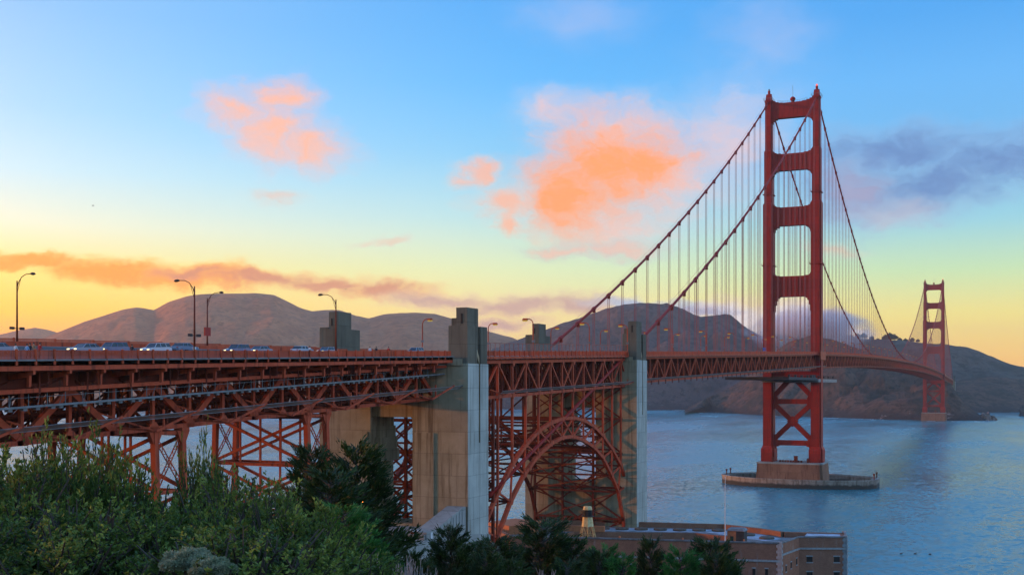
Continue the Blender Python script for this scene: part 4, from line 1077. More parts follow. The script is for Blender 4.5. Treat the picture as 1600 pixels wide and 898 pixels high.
# transverse frames between the two rows of columns, seen end-on through the arch
m = MB()
for i in (0, 2, 10, 12):
    y = AY[i]; z1 = RZ(y)-10.4; z0 = OUT[i+2][1]; n = max(1, int(round((z1-z0)/9)))
    for k in range(n+1):
        z = z0+(z1-z0)*k/n; m.beam((-13.7, y, z), (13.7, y, z), .4, .45)
        if k < n:
            z2 = z0+(z1-z0)*(k+1)/n
            m.beam((-13.7, y, z), (0, y, z2), .3).beam((0, y, z2), (13.7, y, z), .3).beam((-13.7, y, z2), (0, y, z), .3).beam((0, y, z), (13.7, y, z2), .3)
for y in (-350.6,):
    L_ = [10, 19, 28, 38, 48, 57]
    for z in L_: m.beam((-13.7, y, z), (13.7, y, z), .5, .6)
    for a, b in zip(L_, L_[1:]):
        m.beam((-13.7, y, a), (0, y, b), .42).beam((0, y, b), (13.7, y, a), .42).beam((-13.7, y, b), (0, y, a), .42).beam((0, y, a), (13.7, y, b), .42)
    for x in (-13.7, -4.8, 4.8): m.beam((x, y, 8), (x, y, 57), .6)
m.build('transverse_frame', SHADERED, arch, kind='stuff')
# steel tower of columns behind the near pylon's opening
m = MB()
for y in (-444.0, -438.0):
    for x in (-13.7, -4.6, 4.6, 13.7): m.beam((x, y, 6), (x, y, 56), .6)
    L_ = [8, 15, 22, 29, 36, 43, 50]
    for z in L_: m.beam((-13.7, y, z), (13.7, y, z), .4, .5)
    for a, b in zip(L_, L_[1:]):
        for x0, x1 in ((-13.7, -4.6), (-4.6, 4.6), (4.6, 13.7)):
            m.beam((x0, y, a), (x1, y, b), .38).beam((x0, y, b), (x1, y, a), .38)
m.build('bent_frame', SHADERED, arch, kind='stuff')

# ---- suspended deck: side span, main span, north side span
def suspended(y0, y1, label, n_single, first=0, rail=True, name='suspended_span'):
    t = empty(name, (0, (y0+y1)/2, RZ((y0+y1)/2)-9), label, 'bridge deck', 'suspended deck spans')
    roadbed(t, y0, y1)
    strip('top_chord', y0, y1, 13.2, 14.1, -2.45, -1.75, RED, t); strip('top_chord', y0, y1, -14.1, -13.2, -2.45, -1.75, RED, t)
    strip('bottom_chord', y0, y1, 13.3, 14.1, -9.75, -9.15, RED, t); strip('bottom_chord', y0, y1, -14.1, -13.3, -9.75, -9.15, RED, t)
    strip('edge_girder', y0, y1, 14.85, 15.2, -1.75, -1.22, RED, t)
    P = 7.62; n = int((y1-y0)/P); far = MB(); rest = MB()
    for i in range(n+1):
        y = y0+(y1-y0)*i/n; yn = y0+(y1-y0)*(i+1)/n
        up = i % 2 == 0
        segs = [((13.7, y, RZ(y)-9.2), (13.7, y, RZ(y)-2.4), 'vertical', .36)]
        if i < n: segs.append(((13.7, y, RZ(y)-(9.2 if up else 2.4)), (13.7, yn, RZ(yn)-(2.4 if up else 9.2)), 'diagonal', .42))
        for p, q, nm, w in segs:
            if first <= i < first+n_single: bar(nm, p, q, w, w, RED, t)
            else: rest.beam(p, q, w)
            far.beam((-13.7, p[1], p[2]), (-13.7, q[1], q[2]), w)
        if i < 60: trans_frame(far, y+.4, RZ(y)-9.2, RZ(y)-3.0, 12.9, 7); trans_frame(far, y+4.2, RZ(y)-9.2, RZ(y)-3.0, 12.9, 6)
        far.beam((-13.7, y, RZ(y)-2.9), (13.7, y, RZ(y)-2.9), .4, 1.8)
        far.beam((-13.7, y, RZ(y)-9.4), (13.7, y, RZ(y)-9.4), .4, .5)
        if i < n: far.beam((-13.7, y, RZ(y)-9.4), (13.7, yn, RZ(yn)-9.4), .35).beam((13.7, y, RZ(y)-9.5), (-13.7, yn, RZ(yn)-9.5), .35)
        for d_ in (0.7,):
            far.platex([(y-d_, RZ(y)-9.15), (y, RZ(y)-8.3), (y+d_, RZ(y)-9.15)], 14.11, 14.16)
            far.box(14.12, 14.3, y-.3, y+.3, RZ(y)-10.5, RZ(y)-9.2)
    if rest.v: rest.build('web_member', RED, t, kind='stuff')
    far.build('cross_bracing', SHADERED, t, kind='stuff')
    if rail:
        k = y0
        while k < y1-3:
            inst('railing_panel', PAN76, (15.0, k+.05, RZ(k)-1.15), t, rot=yrot(k+3.8)); inst('railing_post', POSTM, (15.12, k, RZ(k)-1.25), t); k += P
        strip('west_railing', y0, y1, -15.05, -14.95, -1.1, 0, RED, t)
    else:
        strip('east_railing', y0, y1, 14.95, 15.05, -1.1, 0, RED, t); strip('west_railing', y0, y1, -15.05, -14.95, -1.1, 0, RED, t)
    # gas and water mains with hangers that show between the web members
    m = MB(); n2 = int((y1-y0)/15)
    for i in range(n2): 
        y = y0+15.24*i+4; m.box(12.6, 13.1, y, y+.5, RZ(y)-8.6, RZ(y)-4.2)
    m.build('service_box', SHADERED, t, kind='stuff')
    return t
suspended(-339.2, -4.8, 'red side span deck and truss from the second pylon to the near tower', 46)
suspended(4.8, 1275.2, 'curving red main span deck between the two towers', 45)
suspended(1284.8, 1620, 'short far side span beyond the distant tower', 0, rail=False)
m = empty('tower_deck_link', (0, 0, 66), 'red deck frame passing between the legs of the near tower', 'bridge deck', 'deck links at the towers')
strip('roadway', -4.8, 4.8, -9.3, 9.3, -1.95, -1.45, ASPH, m, 5); strip('sidewalk', -4.8, 4.8, 9.3, 10.6, -1.9, -1.25, KERB, m, 5); strip('sidewalk', -4.8, 4.8, -10.6, -9.3, -1.9, -1.25, KERB, m, 5)
b = MB(); b.box(17.0, 17.4, -9, 9, 74.5, 77.2).box(-17.4, -17.0, -9, 9, 74.5, 77.2).box(16.4, 17.41, -9, 9, 72.5, 74.5)
b.box(10.6, 16.95, -8.8, -5.0, 74.9, 75.6).box(10.6, 16.95, 5.0, 8.8, 74.9, 75.6); b.build('sidewalk_bay', RED, m)
m2 = copy_tree(m); m2.location.y += 1280; retag(m2, 'deck frame passing between the legs of the distant tower')

# traveller: maintenance platform hanging under the deck at the near tower
tr = empty('maintenance_traveller', (0, 0, 62), 'grey maintenance platform hanging under the deck at the near tower', 'work platform')
m = MB(); m.box(-16.5, 16.5, -95, -70, 0, 0)
m = MB(); m.box(-16, 15.9, -100, -12, 60.6, 62.0); m.build('platform_deck', DARK, tr)
m = MB(); m.box(-16, 16.5, -11.9, 60, 59.6, 61.4); m.build('platform_deck', GREY, tr)
m = MB()
for k in range(26):
    y = -98+6.2*k; m.beam((15.8, y, 62.0), (15.8, y, 63.2+random.random()*0.6), .2)
    if k % 3 == 0: m.box(14.9, 15.7, y, y+2.6, 62.01, 63.1)
m.beam((15.8, -98, 63.1), (15.8, 57, 63.6), .12).box(14.5, 15.6, -30, -16, 62.01, 63.6)
m.build('guard_rail', DARK, tr)

# blue cover and small signs on the sidewalk
o = MB(); o.box(-14.0, -12.6, -16.0, -14.4, RZ(-15)-1.2, RZ(-15)+2.6); e = empty('blue_cabin', (-13.3, -15.2, RZ(-15)-1.2), 'small bright blue covered cabinet just inside the near tower leg', 'cabinet')
o.build('cover', BLUEP, e); o = MB(); o.box(-14.2, -12.4, -16.2, -14.2, RZ(-15)-1.2, RZ(-15)+0.6); o.build('base', SUNORANGE, e)

# ------------------------------------------------------------------ street lamps
def curved_lamp(tall):
    t = empty('street_lamp', (0, 0, 0), '', 'street lamp')
    if tall:
        m = MB(); m.tube([(0, 0, 0), (0, 0, 5), (0, 0, 10.3)], [0.17, 0.13, 0.09], 8); m.build('pole', SHADERED, t, smooth=True)
        m = MB(); m.tube([(0, 0, 9.2), (0.25, 0, 10.0), (0.9, 0, 10.8), (1.7, 0, 11.15), (2.7, 0, 11.2)], 0.06, 6)
        m.beam((0, 0, 8.5), (0.75, 0, 10.6), .05); m.build('arm', SHADERED, t, smooth=True)
        m = MB(); m.tube([(2.6, 0, 11.18), (2.9, 0, 11.2), (3.3, 0, 11.17), (3.6, 0, 11.12)], [0.08, 0.19, 0.2, 0.06], 8); m.build('lamp_head', DARK, t, smooth=True)
    else:
        m = MB(); m.box(-.28, .28, -.28, .28, 0, .8).tube([(0, 0, .8), (0, 0, 7.2)], 0.15, 8); m.build('pole', RED, t)
        m = MB(); m.tube([(0, 0, 7.1), (0.08, 0, 7.9), (0.4, 0, 8.45), (0.95, 0, 8.75), (1.5, 0, 8.8)], 0.12, 8); m.build('arm', RED, t, smooth=True)
        m = MB(); m.prism([(1.4, -.32), (2.75, -.32), (2.75, .32), (1.4, .32)], 8.5, 8.95, [(1.5, -.2), (2.6, -.2), (2.6, .2), (1.5, .2)])
        h = m.build('lamp_head', RED, t)
        m = MB(); m.prism([(1.55, -.24), (2.65, -.24), (2.65, .24), (1.55, .24)], 8.22, 8.49); m.build('lens', LENS, h)
        m = MB(); m.box(-.3, .3, -.2, .2, 3.2, 3.75); m.build('sign_plate', KERB, t)
    return t
tallp = curved_lamp(True); bridgep = curved_lamp(False)
first = {True: True, False: True}
def put_lamp(tall, x, y, label, dz=0.0, face=None, group='curved street lamps along the bridge'):
    src = tallp if tall else bridgep
    o = src if first[tall] else copy_tree(src); first[tall] = False
    o.location = (x, y, RZ(y)-1.25+dz+SE(x, y)*.5); o.rotation_euler = (0, 0, math.pi if x > 0 else 0)
    o['label'] = label; o['group'] = group
    return o
# longer arm on the tall viaduct lamps
l1 = put_lamp(True, -13.3, -540.3, 'tall thin street lamp nearest the left edge, arm pointing right', group='tall viaduct lamps')
l2 = put_lamp(True, 13.3, -533.9, 'tall street lamp with its arm to the left, before the highest hill', dz=-0.3, group='tall viaduct lamps')
l3 = put_lamp(True, -13.3, -499.2, 'street lamp with a red sign box, just right of the tall left-armed lamp', dz=-0.4, group='tall viaduct lamps')
l4 = put_lamp(True, 13.3, -498.7, 'tall street lamp in front of the far concrete pylon stub, arm left', dz=-0.6, group='tall viaduct lamps')
m = MB(); m.box(-0.15, 0.15, -.75, .75, 3.6, 5.1); m2 = m.build('sign_box', REDP, None); m2.parent = l3; 
for l in (l1, l2):
    m = MB(); m.beam((0, -1.0, 3.5), (0, 1.0, 3.5), .08)
    m.box(-.16, .16, -1.2, -.55, 3.32, 3.7).box(-.16, .16, .55, 1.2, 3.32, 3.7); q = m.build('signal_head', DARK, None); q.parent = l
m = MB(); m.box(-.2, .2, -.1, .1, 1.3, 1.9); q = m.build('notice_plate', PAINTW, None); q.parent = l2
put_lamp(False, -13.3, -420.8, 'red street lamp standing just left of the nearest concrete pylon')
put_lamp(False, -13.3, -383.9, 'red street lamp just right of the nearest concrete pylon')
put_lamp(False, 13.3, -414.9, 'red street lamp in front of the small far pylon, arm to the left')
put_lamp(False, 13.3, -376.7, 'red left-armed street lamp between the two cable ends')
put_lamp(False, -13.3, -339, 'lamp on the far side by the western cable pylon'); put_lamp(False, 15.5, -351.2, 'lamp bracketed on the second concrete pylon')
for k in range(6): put_lamp(False, 13.3, -297.6+45.2*k, ('red left-armed lamp on the near side of the side span, number %s from the pylon' % ['one', 'two', 'three', 'four', 'five', 'six'][k]))
for k in range(7): put_lamp(False, -13.3, -294+45.2*k, ('red right-armed lamp on the far side of the side span, number %s from the pylon' % ['one', 'two', 'three', 'four', 'five', 'six', 'seven'][k]))
for k in range(26):
    for s in (1, -1): put_lamp(False, 13.3*s, 26+45.7*k+(8 if s > 0 else 0), ('small red lamp on the near side of the main span' if s > 0 else 'small red lamp on the far side of the main span')+(', close beyond the near tower' if k < 6 else (', near mid span' if k < 16 else ', towards the distant tower')), group='street lamps beyond the near tower')
for k in range(7):
    put_lamp(False, 13.3, 1310+45.7*k, 'small red street lamp on the main span beyond the near tower', group='street lamps beyond the near tower')

# ------------------------------------------------------------------ cars and people on the deck
def make_car(paint, suv=False):
    t = empty('car', (0, 0, 0), '', 'car', 'cars on the bridge deck')
    L, Wd = 4.6, 1.8; H = 1.62 if suv else 1.42; ht = 0.98 if suv else 0.88
    prof = [(-2.3, .35), (2.3, .35), (2.32, .62), (2.15, ht-.12), (1.25, ht), (-1.7, ht+.05), (-2.25, ht-.02), (-2.32, .6)]
    m = MB(); 
    n = len(prof)
    for w, k in ((-.9, 1), (-.82, 0), (.82, 0), (.9, 1)): pass
    ws = [(-.9, 0.97), (.9, 0.97)]
    m.v = [(y, w, z) for w, _ in ws for y, z in prof]
    m.f = [tuple(range(n)), tuple(range(2*n-1, n-1, -1))]+[(i, n+i, n+(i+1) % n, (i+1) % n) for i in range(n)]
    m.build('body', paint, t)
    r0, r1 = (-2.0, 0.55) if suv else (-1.35, 0.45)
    m = MB(); m.prism([(-2.2 if suv else -1.95, -.84), (1.3, -.84), (1.3, .84), (-2.2 if suv else -1.95, .84)], ht-.02, H-.06, [(r0, -.66), (r1, -.66), (r1, .66), (r0, .66)])
    cab = m.build('cabin_glass', GLASSC, t)
    m = MB(); m.prism([(r0-.03, -.68), (r1+.03, -.68), (r1+.03, .68), (r0-.03, .68)], H-.07, H)
    for y in (0.95, -.1, -1.35 if suv else -1.2):
        yt = r1+(y-1.3)*0.0+0.0 if y > .5 else (y*.8)
        for w in (-1, 1): m.beam((y+(.25 if y > .5 else 0), w*.85, ht-.02), (yt, w*.67, H-.05), .07)
    m.build('roof', paint, t)
    for y in (-1.45, 1.4):
        for w in (-.78, .78):
            m = MB(); m.tube([(y, w-.11, .33), (y, w+.11, .33)], .33, 14); wh = m.build('wheel', RUBBER, t)
            m = MB(); m.tube([(y, w-.12, .33), (y, w+.12, .33)], .19, 10); m.build('rim', GREY, wh)
    for w in (-.62, .62):
        m = MB(); m.box(2.22, 2.335, w-.18, w+.18, .60, .74); m.build('headlight', HEADL, t)
        m = MB(); m.box(-2.335, -2.25, w-.16, w+.16, .66, .80); m.build('tail_light', REDP, t)
    return t
cars = {}
def put_car(key, paint, suv, u, lane, heading, label):
    if key not in cars: cars[key] = make_car(paint, suv); o = cars[key]
    else: o = copy_tree(cars[key])
    X_ = lane-CX; k = (u-800)/F            # bearing -> place on that lane
    Y_ = (X_*cs+k*X_*sn)/(k*cs-sn); y = CY+Y_
    o.location = (lane, y, RZ(y)-1.32+SE(lane, y)); g = math.atan(0.0275)
    o.rotation_euler = Vector((1, 0, 0)).to_track_quat('X', 'Z').to_euler()
    o.rotation_euler = (Matrix.Rotation(math.pi/2 if heading > 0 else -math.pi/2, 4, 'Z') @ Matrix.Rotation(-g*heading, 4, 'Y')).to_euler()
    o['label'] = label
    return o
put_car('sedan_silver', SILVER, False, -12, 4.6, -1, 'blue-tinted sedan cut off by the left edge')
put_car('sedan_silver', SILVER, False, 133, 4.6, -1, 'silver sedan behind the railing, first full car from the left')
put_car('suv_blue', CBLUE, True, 176, 4.6, -1, 'dark blue estate with yellow headlights close behind the silver sedan')
put_car('suv_white', CWHITE, True, 244, 4.6, -1, 'white and silver estate between the blue estate and the tall lamps')
put_car('sedan_silver', SILVER, False, 288, -1.5, 1, 'pale sedan partly hidden at the foot of the tall lamp')
put_car('suv_blue', CBLUE, True, 371, 4.6, -1, 'blue estate right of the lamp with the red sign box')
put_car('sedan_silver', SILVER, False, 406, 4.6, -1, 'silver sedan tailing the blue estate, roof showing over the railing')
put_car('sedan_white', CWHITE, False, 472, 1.5, 1, 'white sedan roof just left of the far pylon stub')
put_car('sedan_silver', SILVER, False, 511, 4.6, -1, 'silver blue sedan in front of the far pylon stub')
put_car('suv_white', CWHITE, True, 649, 4.6, -1, 'white van roof near the nearest concrete pylon')
put_car('suv_white', CWHITE, True, 1326, -3, -1, 'tiny white van on the main span right of the near tower')

import bmesh
def make_person(cloth, legs, lean=0.0, name='person'):
    t = empty('person', (0, 0, 0), '', 'person')
    # joints of a walking figure, facing +x
    J = {'pel': (0, 0, .95), 'spine': (.02+lean*.3, 0, 1.15), 'chest': (.03+lean*.6, 0, 1.36), 'neck': (.03+lean*.8, 0, 1.50), 'head': (.06+lean, 0, 1.60), 'top': (.05+lean, 0, 1.74),
         'hl': (0, .10, .92), 'kl': (.16, .10, .50), 'al': (.06, .11, .09), 'fl': (.22, .11, .05), 'hr': (0, -.10, .92), 'kr': (.0, -.10, .50), 'ar': (-.24, -.11, .12), 'fr': (-.10, -.11, .05),
         'sl': (.02+lean*.7, .19, 1.41), 'el': (-.08, .25, 1.14), 'wl': (.06, .25, .92), 'sr': (.02+lean*.7, -.19, 1.41), 'er': (.10, -.25, 1.14), 'wr': (.26, -.22, .98)}
    Rr = dict(pel=.14, spine=.13, chest=.15, neck=.055, head=.095, top=.07, hl=.095, kl=.06, al=.042, fl=.035, hr=.095, kr=.06, ar=.042, fr=.035, sl=.065, el=.045, wl=.03, sr=.065, er=.045, wr=.03)
    E = [('pel', 'spine'), ('spine', 'chest'), ('chest', 'neck'), ('neck', 'head'), ('head', 'top'), ('pel', 'hl'), ('hl', 'kl'), ('kl', 'al'), ('al', 'fl'), ('pel', 'hr'), ('hr', 'kr'), ('kr', 'ar'), ('ar', 'fr'),
         ('chest', 'sl'), ('sl', 'el'), ('el', 'wl'), ('chest', 'sr'), ('sr', 'er'), ('er', 'wr')]
    for s, w in (('l', 'wl'), ('r', 'wr')):
        wx, wy, wz = J[w]
        for i, (dx, dy, ln) in enumerate(((.015, .02, .16), (.02, .007, .18), (.015, -.007, .17), (.01, -.02, .14), (.05, .01, .10))):
            J['f%s%d' % (s, i)] = (wx+dx, wy+dy, wz-.075 if i < 4 else wz-.04); J['g%s%d' % (s, i)] = (wx+dx*1.8+.01, wy+dy*1.3, wz-ln)
            Rr['f%s%d' % (s, i)] = .012; Rr['g%s%d' % (s, i)] = .008; E += [(w, 'f%s%d' % (s, i)), ('f%s%d' % (s, i), 'g%s%d' % (s, i))]
    ks = list(J); me = bpy.data.meshes.new('person_body'); me.from_pydata([J[k] for k in ks], [(ks.index(a), ks.index(b)) for a, b in E], [])
    me.materials.append(SKIN); me.materials.append(cloth); me.materials.append(legs)
    o = bpy.data.objects.new('body', me); COL.objects.link(o)
    md = o.modifiers.new('skin', 'SKIN')
    for i, k in enumerate(ks):
        me.skin_vertices[0].data[i].radius = (Rr[k]*(0.75 if k in ('spine', 'chest', 'pel') else 1), Rr[k]*(1.15 if k in ('spine', 'chest', 'pel') else 1))
    me.skin_vertices[0].data[0].use_root = True
    md = o.modifiers.new('sub', 'SUBSURF'); md.levels = 1; md.render_levels = 1
    dg = bpy.context.evaluated_depsgraph_get(); ev = o.evaluated_get(dg); me2 = bpy.data.meshes.new_from_object(ev)
    bpy.data.objects.remove(o)
    me2.materials.clear(); me2.materials.append(SKIN); me2.materials.append(cloth); me2.materials.append(legs)
    for p in me2.polygons:
        z = p.center.z; w = abs(p.center.y)
        p.material_index = 0 if (z > 1.49 or (w > .2 and z < 1.0)) else (1 if z > .93 else 2); p.use_smooth = True
    ob = bpy.data.objects.new('body', me2); COL.objects.link(ob); ob.parent = t
    m = MB(); h = J['top']; m.tube([(h[0]-.03, 0, h[2]-.13), (h[0]-.03, 0, h[2]-.05), (h[0]-.02, 0, h[2]+.02), (h[0]-.01, 0, h[2]+.06)], [.095, .112, .10, .04], 12); q = m.build('hair', HAIR, None, smooth=True); q.parent = t
    m = MB(); m.beam((h[0]+.09, 0, h[2]-.08), (h[0]+.125, 0, h[2]-.12), .03); q = m.build('nose', SKIN, None); q.parent = t
    return t
people = [('white', 'jeans', 24, 12.6, 'person in white walking by the railing, leftmost of the walkers', 1, -.12), ('blue', 'dark', 42, 12.8, 'person in a light blue top behind the railing', 1, -.10),
          ('dark', 'dark', 47, 12.0, 'person in dark clothes between the blue and tan walkers', -1, 0), ('tan', 'jeans', 53, 11.6, 'tall person in a tan top under the first street lamp', -1, .1), ('red', 'dark', 62, 11.7, 'person in a red top right of the tan one', 1, .05),
          ('dark', 'dark', 206, 12.4, 'lone dark figure between the blue estate and the white estate', 1, 0), ('white', 'dark', 484, 12.3, 'person in white left of the far pylon stub', 1, 0),
          ('white', 'jeans', 578, 12.3, 'person in white on the walk right of the far pylon stub', -1, 0), ('dark', 'dark', 588, 12.0, 'dark-haired person following the one in white', -1, 0), ('red', 'jeans', 607, 12.3, 'person with a red and white top, further right of the pair', 1, 0),
          ('red', 'dark', 1092, 12.3, 'person in bright red on the side span walk left of the near tower', 1, 0), ('red', 'dark', 1182, 12.3, 'person in orange red close to the near tower', 1, 0)]
for (c_, l_, u, x, lab, hd, dz) in people:
    o = make_person(CLOTH[c_], CLOTH[l_]); X_ = x-CX; k = (u-800)/F; y = CY+(X_*cs+k*X_*sn)/(k*cs-sn)
    o.location = (x, y, RZ(y)-1.25+SE(x, y)); o.rotation_euler = (0, 0, hd*math.pi/2); o.scale = (1, 1, 1.0+dz*0.25); o['label'] = lab; o['group'] = 'people on the bridge walk'

# ------------------------------------------------------------------ the brick fort under the arch
fort = empty('brick_fort', (30, -365, 3), 'red brick fort with pale stone trim at the water below the arch', 'fort')
A = (63.6, -374.6); B1 = (65.8, -360.7); C1 = (77.0, -356.0); D1 = (75.4, -346.5); E1 = (60, -350.5); F1 = (53.6, -346.2); G1 = (41, -341); H1 = (-2, -350); I1 = (-16, -360); J1 = (-20, -372); K1 = (-4, -390)
outer = [K1, A, B1, C1, D1, E1, F1, G1, H1, I1, J1]
def wall_run(pts, z0, z1, th, mat, name, parent, closed=True):
    n = len(pts); cx = sum(p[0] for p in pts)/n; cy_ = sum(p[1] for p in pts)/n
    for i in range(n if closed else n-1):
        a = Vector(pts[i]); b = Vector(pts[(i+1) % n]); d = (b-a).normalized(); nn = Vector((-d.y, d.x))
        m = MB(); m.prism([tuple(a), tuple(b), tuple(b+nn*th-d*(0)), tuple(a+nn*th)], z0, z1); m.build(name, mat, parent)
ZR = 16.6
wall_run(outer, 1.0, 18.0, 1.3, BRICK, 'wall', fort)
m = MB(); m.prism(outer, ZR-2, ZR); 
court_ = [(2, -379), (52, -368.5), (50, -357), (36, -353), (4, -364)]
# roof with an open court: ring between outline and court
m = MB(); ring = [(x, y) for x, y in outer]
def near_i(L, p): return min(range(len(L)), key=lambda i: (L[i][0]-p[0])**2+(L[i][1]-p[1])**2)
import mathutils
vs = [Vector((x, y, 0)) for x, y in outer]; ho = [Vector((x, y, 0)) for x, y in court_]
tess = mathutils.geometry.tessellate_polygon([vs, ho])
allp = outer+court_
m.v = [(x, y, ZR) for x, y in allp]; m.f = [tuple(t_) for t_ in tess]; m.build('roof', ROOFG, fort)
n = len(court_)
m = MB()
for i in range(n):
    a, b = court_[i], court_[(i+1) % n]; m.add([(*a, ZR-.01), (*b, ZR-.01), (*b, 2.5), (*a, 2.5)], [(0, 1, 2, 3)])
m.build('courtyard_wall', BRICK, fort)
m = MB(); m.prism(court_, 2.3, 2.6); m.build('courtyard_floor', ROOFG, fort)
def band(pts, z0, z1, out_, mat, name):
    m = MB()
    for i in range(len(pts)-1):
        a = Vector(pts[i]); b = Vector(pts[i+1]); d = (b-a).normalized(); nn = Vector((d.y, -d.x))
        m.prism([tuple(a+nn*out_-d*out_), tuple(b+nn*out_+d*out_), tuple(b-nn*.3), tuple(a-nn*.3)], z0, z1)
    m.build(name, mat, fort)
band([K1, A], 13.4, 13.9, .25, STONE, 'cornice'); band([A, B1, C1, D1], 14.9, 15.35, .28, STONE, 'cornice'); band([K1, A, B1, C1, D1], 17.98, 18.35, .2, ROOFG, 'coping')
for (p, q) in ((A, .45), (C1, .4), (D1, .4)):
    m = MB()
    for k in range(24):
        w = .75 if k % 2 else 1.05; m.box(p[0]-w, p[0]+w*.35, p[1]-w*.35, p[1]+w, 1.2+.72*k, 1.2+.72*k+.70)
    m.build('quoin', STONE, fort, kind='stuff')
def opening(a, b, t_, z0, z1, w, mat=BLACK, name='window'):
    a = Vector(a); b = Vector(b); d = (b-a).normalized(); nn = Vector((d.y, -d.x)); c_ = a+(b-a)*t_
    m = MB(); m.prism([tuple(c_-d*w/2+nn*.04), tuple(c_+d*w/2+nn*.04), tuple(c_+d*w/2-nn*.2), tuple(c_-d*w/2-nn*.2)], z0, z1); f_ = m.build(name, mat, fort)
    m = MB(); m.prism([tuple(c_-d*(w/2+.15)+nn*.1), tuple(c_+d*(w/2+.15)+nn*.1), tuple(c_+d*(w/2+.15)), tuple(c_-d*(w/2+.15))], z0-.28, z0-.02); m.build('sill', STONE, f_)
    m = MB(); m.prism([tuple(c_-d*(w/2+.15)+nn*.1), tuple(c_+d*(w/2+.15)+nn*.1), tuple(c_+d*(w/2+.15)), tuple(c_-d*(w/2+.15))], z1+.02, z1+.3); m.build('lintel', STONE, f_)
for t_ in (0.30, .38, .46, .54, .62, .70, .78, .855, .905, .95): opening(K1, A, t_, 9.2, 11.6, .7)
for t_ in (0.30, 0.46, 0.62, .78, .9): opening(K1, A, t_, 4.6, 6.8, .7)
for t_ in (0.28, .55, .85): opening(A, B1, t_, 10.2+t_*1.2, 11.6+t_*1.4, .8)
for t_ in (0.22, .80): opening(B1, C1, t_, 11.6, 13.0, 1.5); opening(B1, C1, t_, 7.6, 9.0, 1.5)
m = MB(); m.prism([(66.6, -359.2), (75.9, -355.2), (74.6, -348.0), (66.0, -350.2)], ZR+.004, ZR+1.2); m.build('bastion_roof', ROOFW, fort)
P = [(54, -349), (50, -352), (38, -347.5), (-2, -357), (-4, -353), (40, -343), (52, -347.5)]
m = MB(); m.add([(54, -355, ZR+.01), (8, -371, ZR+.01), (0, -362, ZR+.01), (40, -346, ZR+.01), (56, -351.5, ZR+.01)], [(0, 4, 3, 2, 1)])
m = MB(); m.add([(3.0, -361.5, ZR+.012), (37, -350.8, ZR+.012), (40, -343.5, ZR+.012), (0, -354.5, ZR+.012)], [(0, 1, 2, 3)]); m.build('roof_membrane', ROOFW, fort)
m = MB(); m.add([(38, -350, ZR+.014), (57, -361, ZR+.014), (60, -355, ZR+.014), (53, -348.5, ZR+.014), (41, -344, ZR+.014)], [(0, 1, 2, 3, 4)]); m.build('roof_membrane', ROOFW, fort)
def sandbag(x, y, r):
    m = MB(); n = 14
    m.tube([(x, y, ZR), (x, y, ZR+.35), (x, y, ZR+.55), (x, y, ZR+.56)], [r, r*1.02, r*.86, .05], 18); m.build('gun_mount', RUST2, fort)
RUST2 = mk('weathered_gun_mount', (0.16, 0.13, 0.10), (0.08, 0.065, 0.05), 0.95, 0.8)
for k in range(8): sandbag(4.5+5.2*k, -357.3+1.55*k, 1.9)
sandbag(50.5, -352.0, 1.9); sandbag(56.5, -356.5, 2.0)
for k, (x, y) in enumerate([(6.5, -383), (14, -384.0), (23, -381), (31, -379.5), (39, -377.6), (47, -375.8), (54, -374), (60, -372.6)]):
    m = MB()
    for j in range(3 if k % 2 else 1): m.box(x+.75*j, x+.75*j+.4, y, y+.5, ZR, ZR+1.9 if k % 2 == 0 else ZR+1.3)
    m.build('chimney', SUNORANGE, fort)
m = MB(); m.prism([(-19.5, -372), (-10, -377.5), (-3, -372), (-6, -363.5), (-15.5, -361)], ZR+.02, ZR+2.4); m.build('parapet_block', SUNORANGE, fort)
m = MB(); m.prism([(-2, -366), (12, -361.5), (12, -360.5), (-2, -364.8)], ZR+.02, ZR+1.6); m.build('parapet_block', SUNORANGE, fort)

hut = empty('rooftop_hut', (51.5, -369.8, ZR), 'small hut with sun-orange and shade-dark sides on the fort roof by the flagpole', 'hut')
m = MB(); m.box(49.3, 53.6, -371.4, -367.8, ZR+.01, ZR+3.6); m.build('walls', SUNORANGE, hut)
m = MB(); m.prism([(49.0, -371.7), (53.9, -371.7), (53.9, -367.5), (49.0, -367.5)], ZR+3.6, ZR+4.2, [(49.6, -371.2), (53.3, -371.2), (53.3, -368.0), (49.6, -368.0)]); m.build('roof', ROOFG, hut)
m = MB(); m.box(51.6, 53.7, -371.5, -371.41, ZR+.1, ZR+3.5).box(53.61, 53.7, -371.4, -367.9, ZR+.1, ZR+3.5); m.build('shade_panel', DARK, hut)  # dark sheets painted in as shade on the hut's right and east sides
m = MB(); m.box(50.1, 50.9, -371.47, -371.41, ZR+.1, ZR+2.2); m.build('door', BLACK, hut)
fp = empty('flagpole', (49.2, -373.2, ZR), 'bare white flagpole rising beside the rooftop hut', 'flagpole')
m = MB(); m.tube([(49.2, -373.2, ZR), (49.2, -373.2, ZR+9), (49.2, -373.2, ZR+17.4)], [.16, .12, .06], 8); m.build('pole', PAINTW, fp)
m = MB(); m.tube([(49.2, -373.2, ZR+17.4), (49.2, -373.2, ZR+17.7)], .12, 8); m.build('finial', PAINTW, fp); m = MB(); m.box(48.8, 49.6, -373.6, -372.8, ZR, ZR+.4); m.build('base', ROOFG, fp)

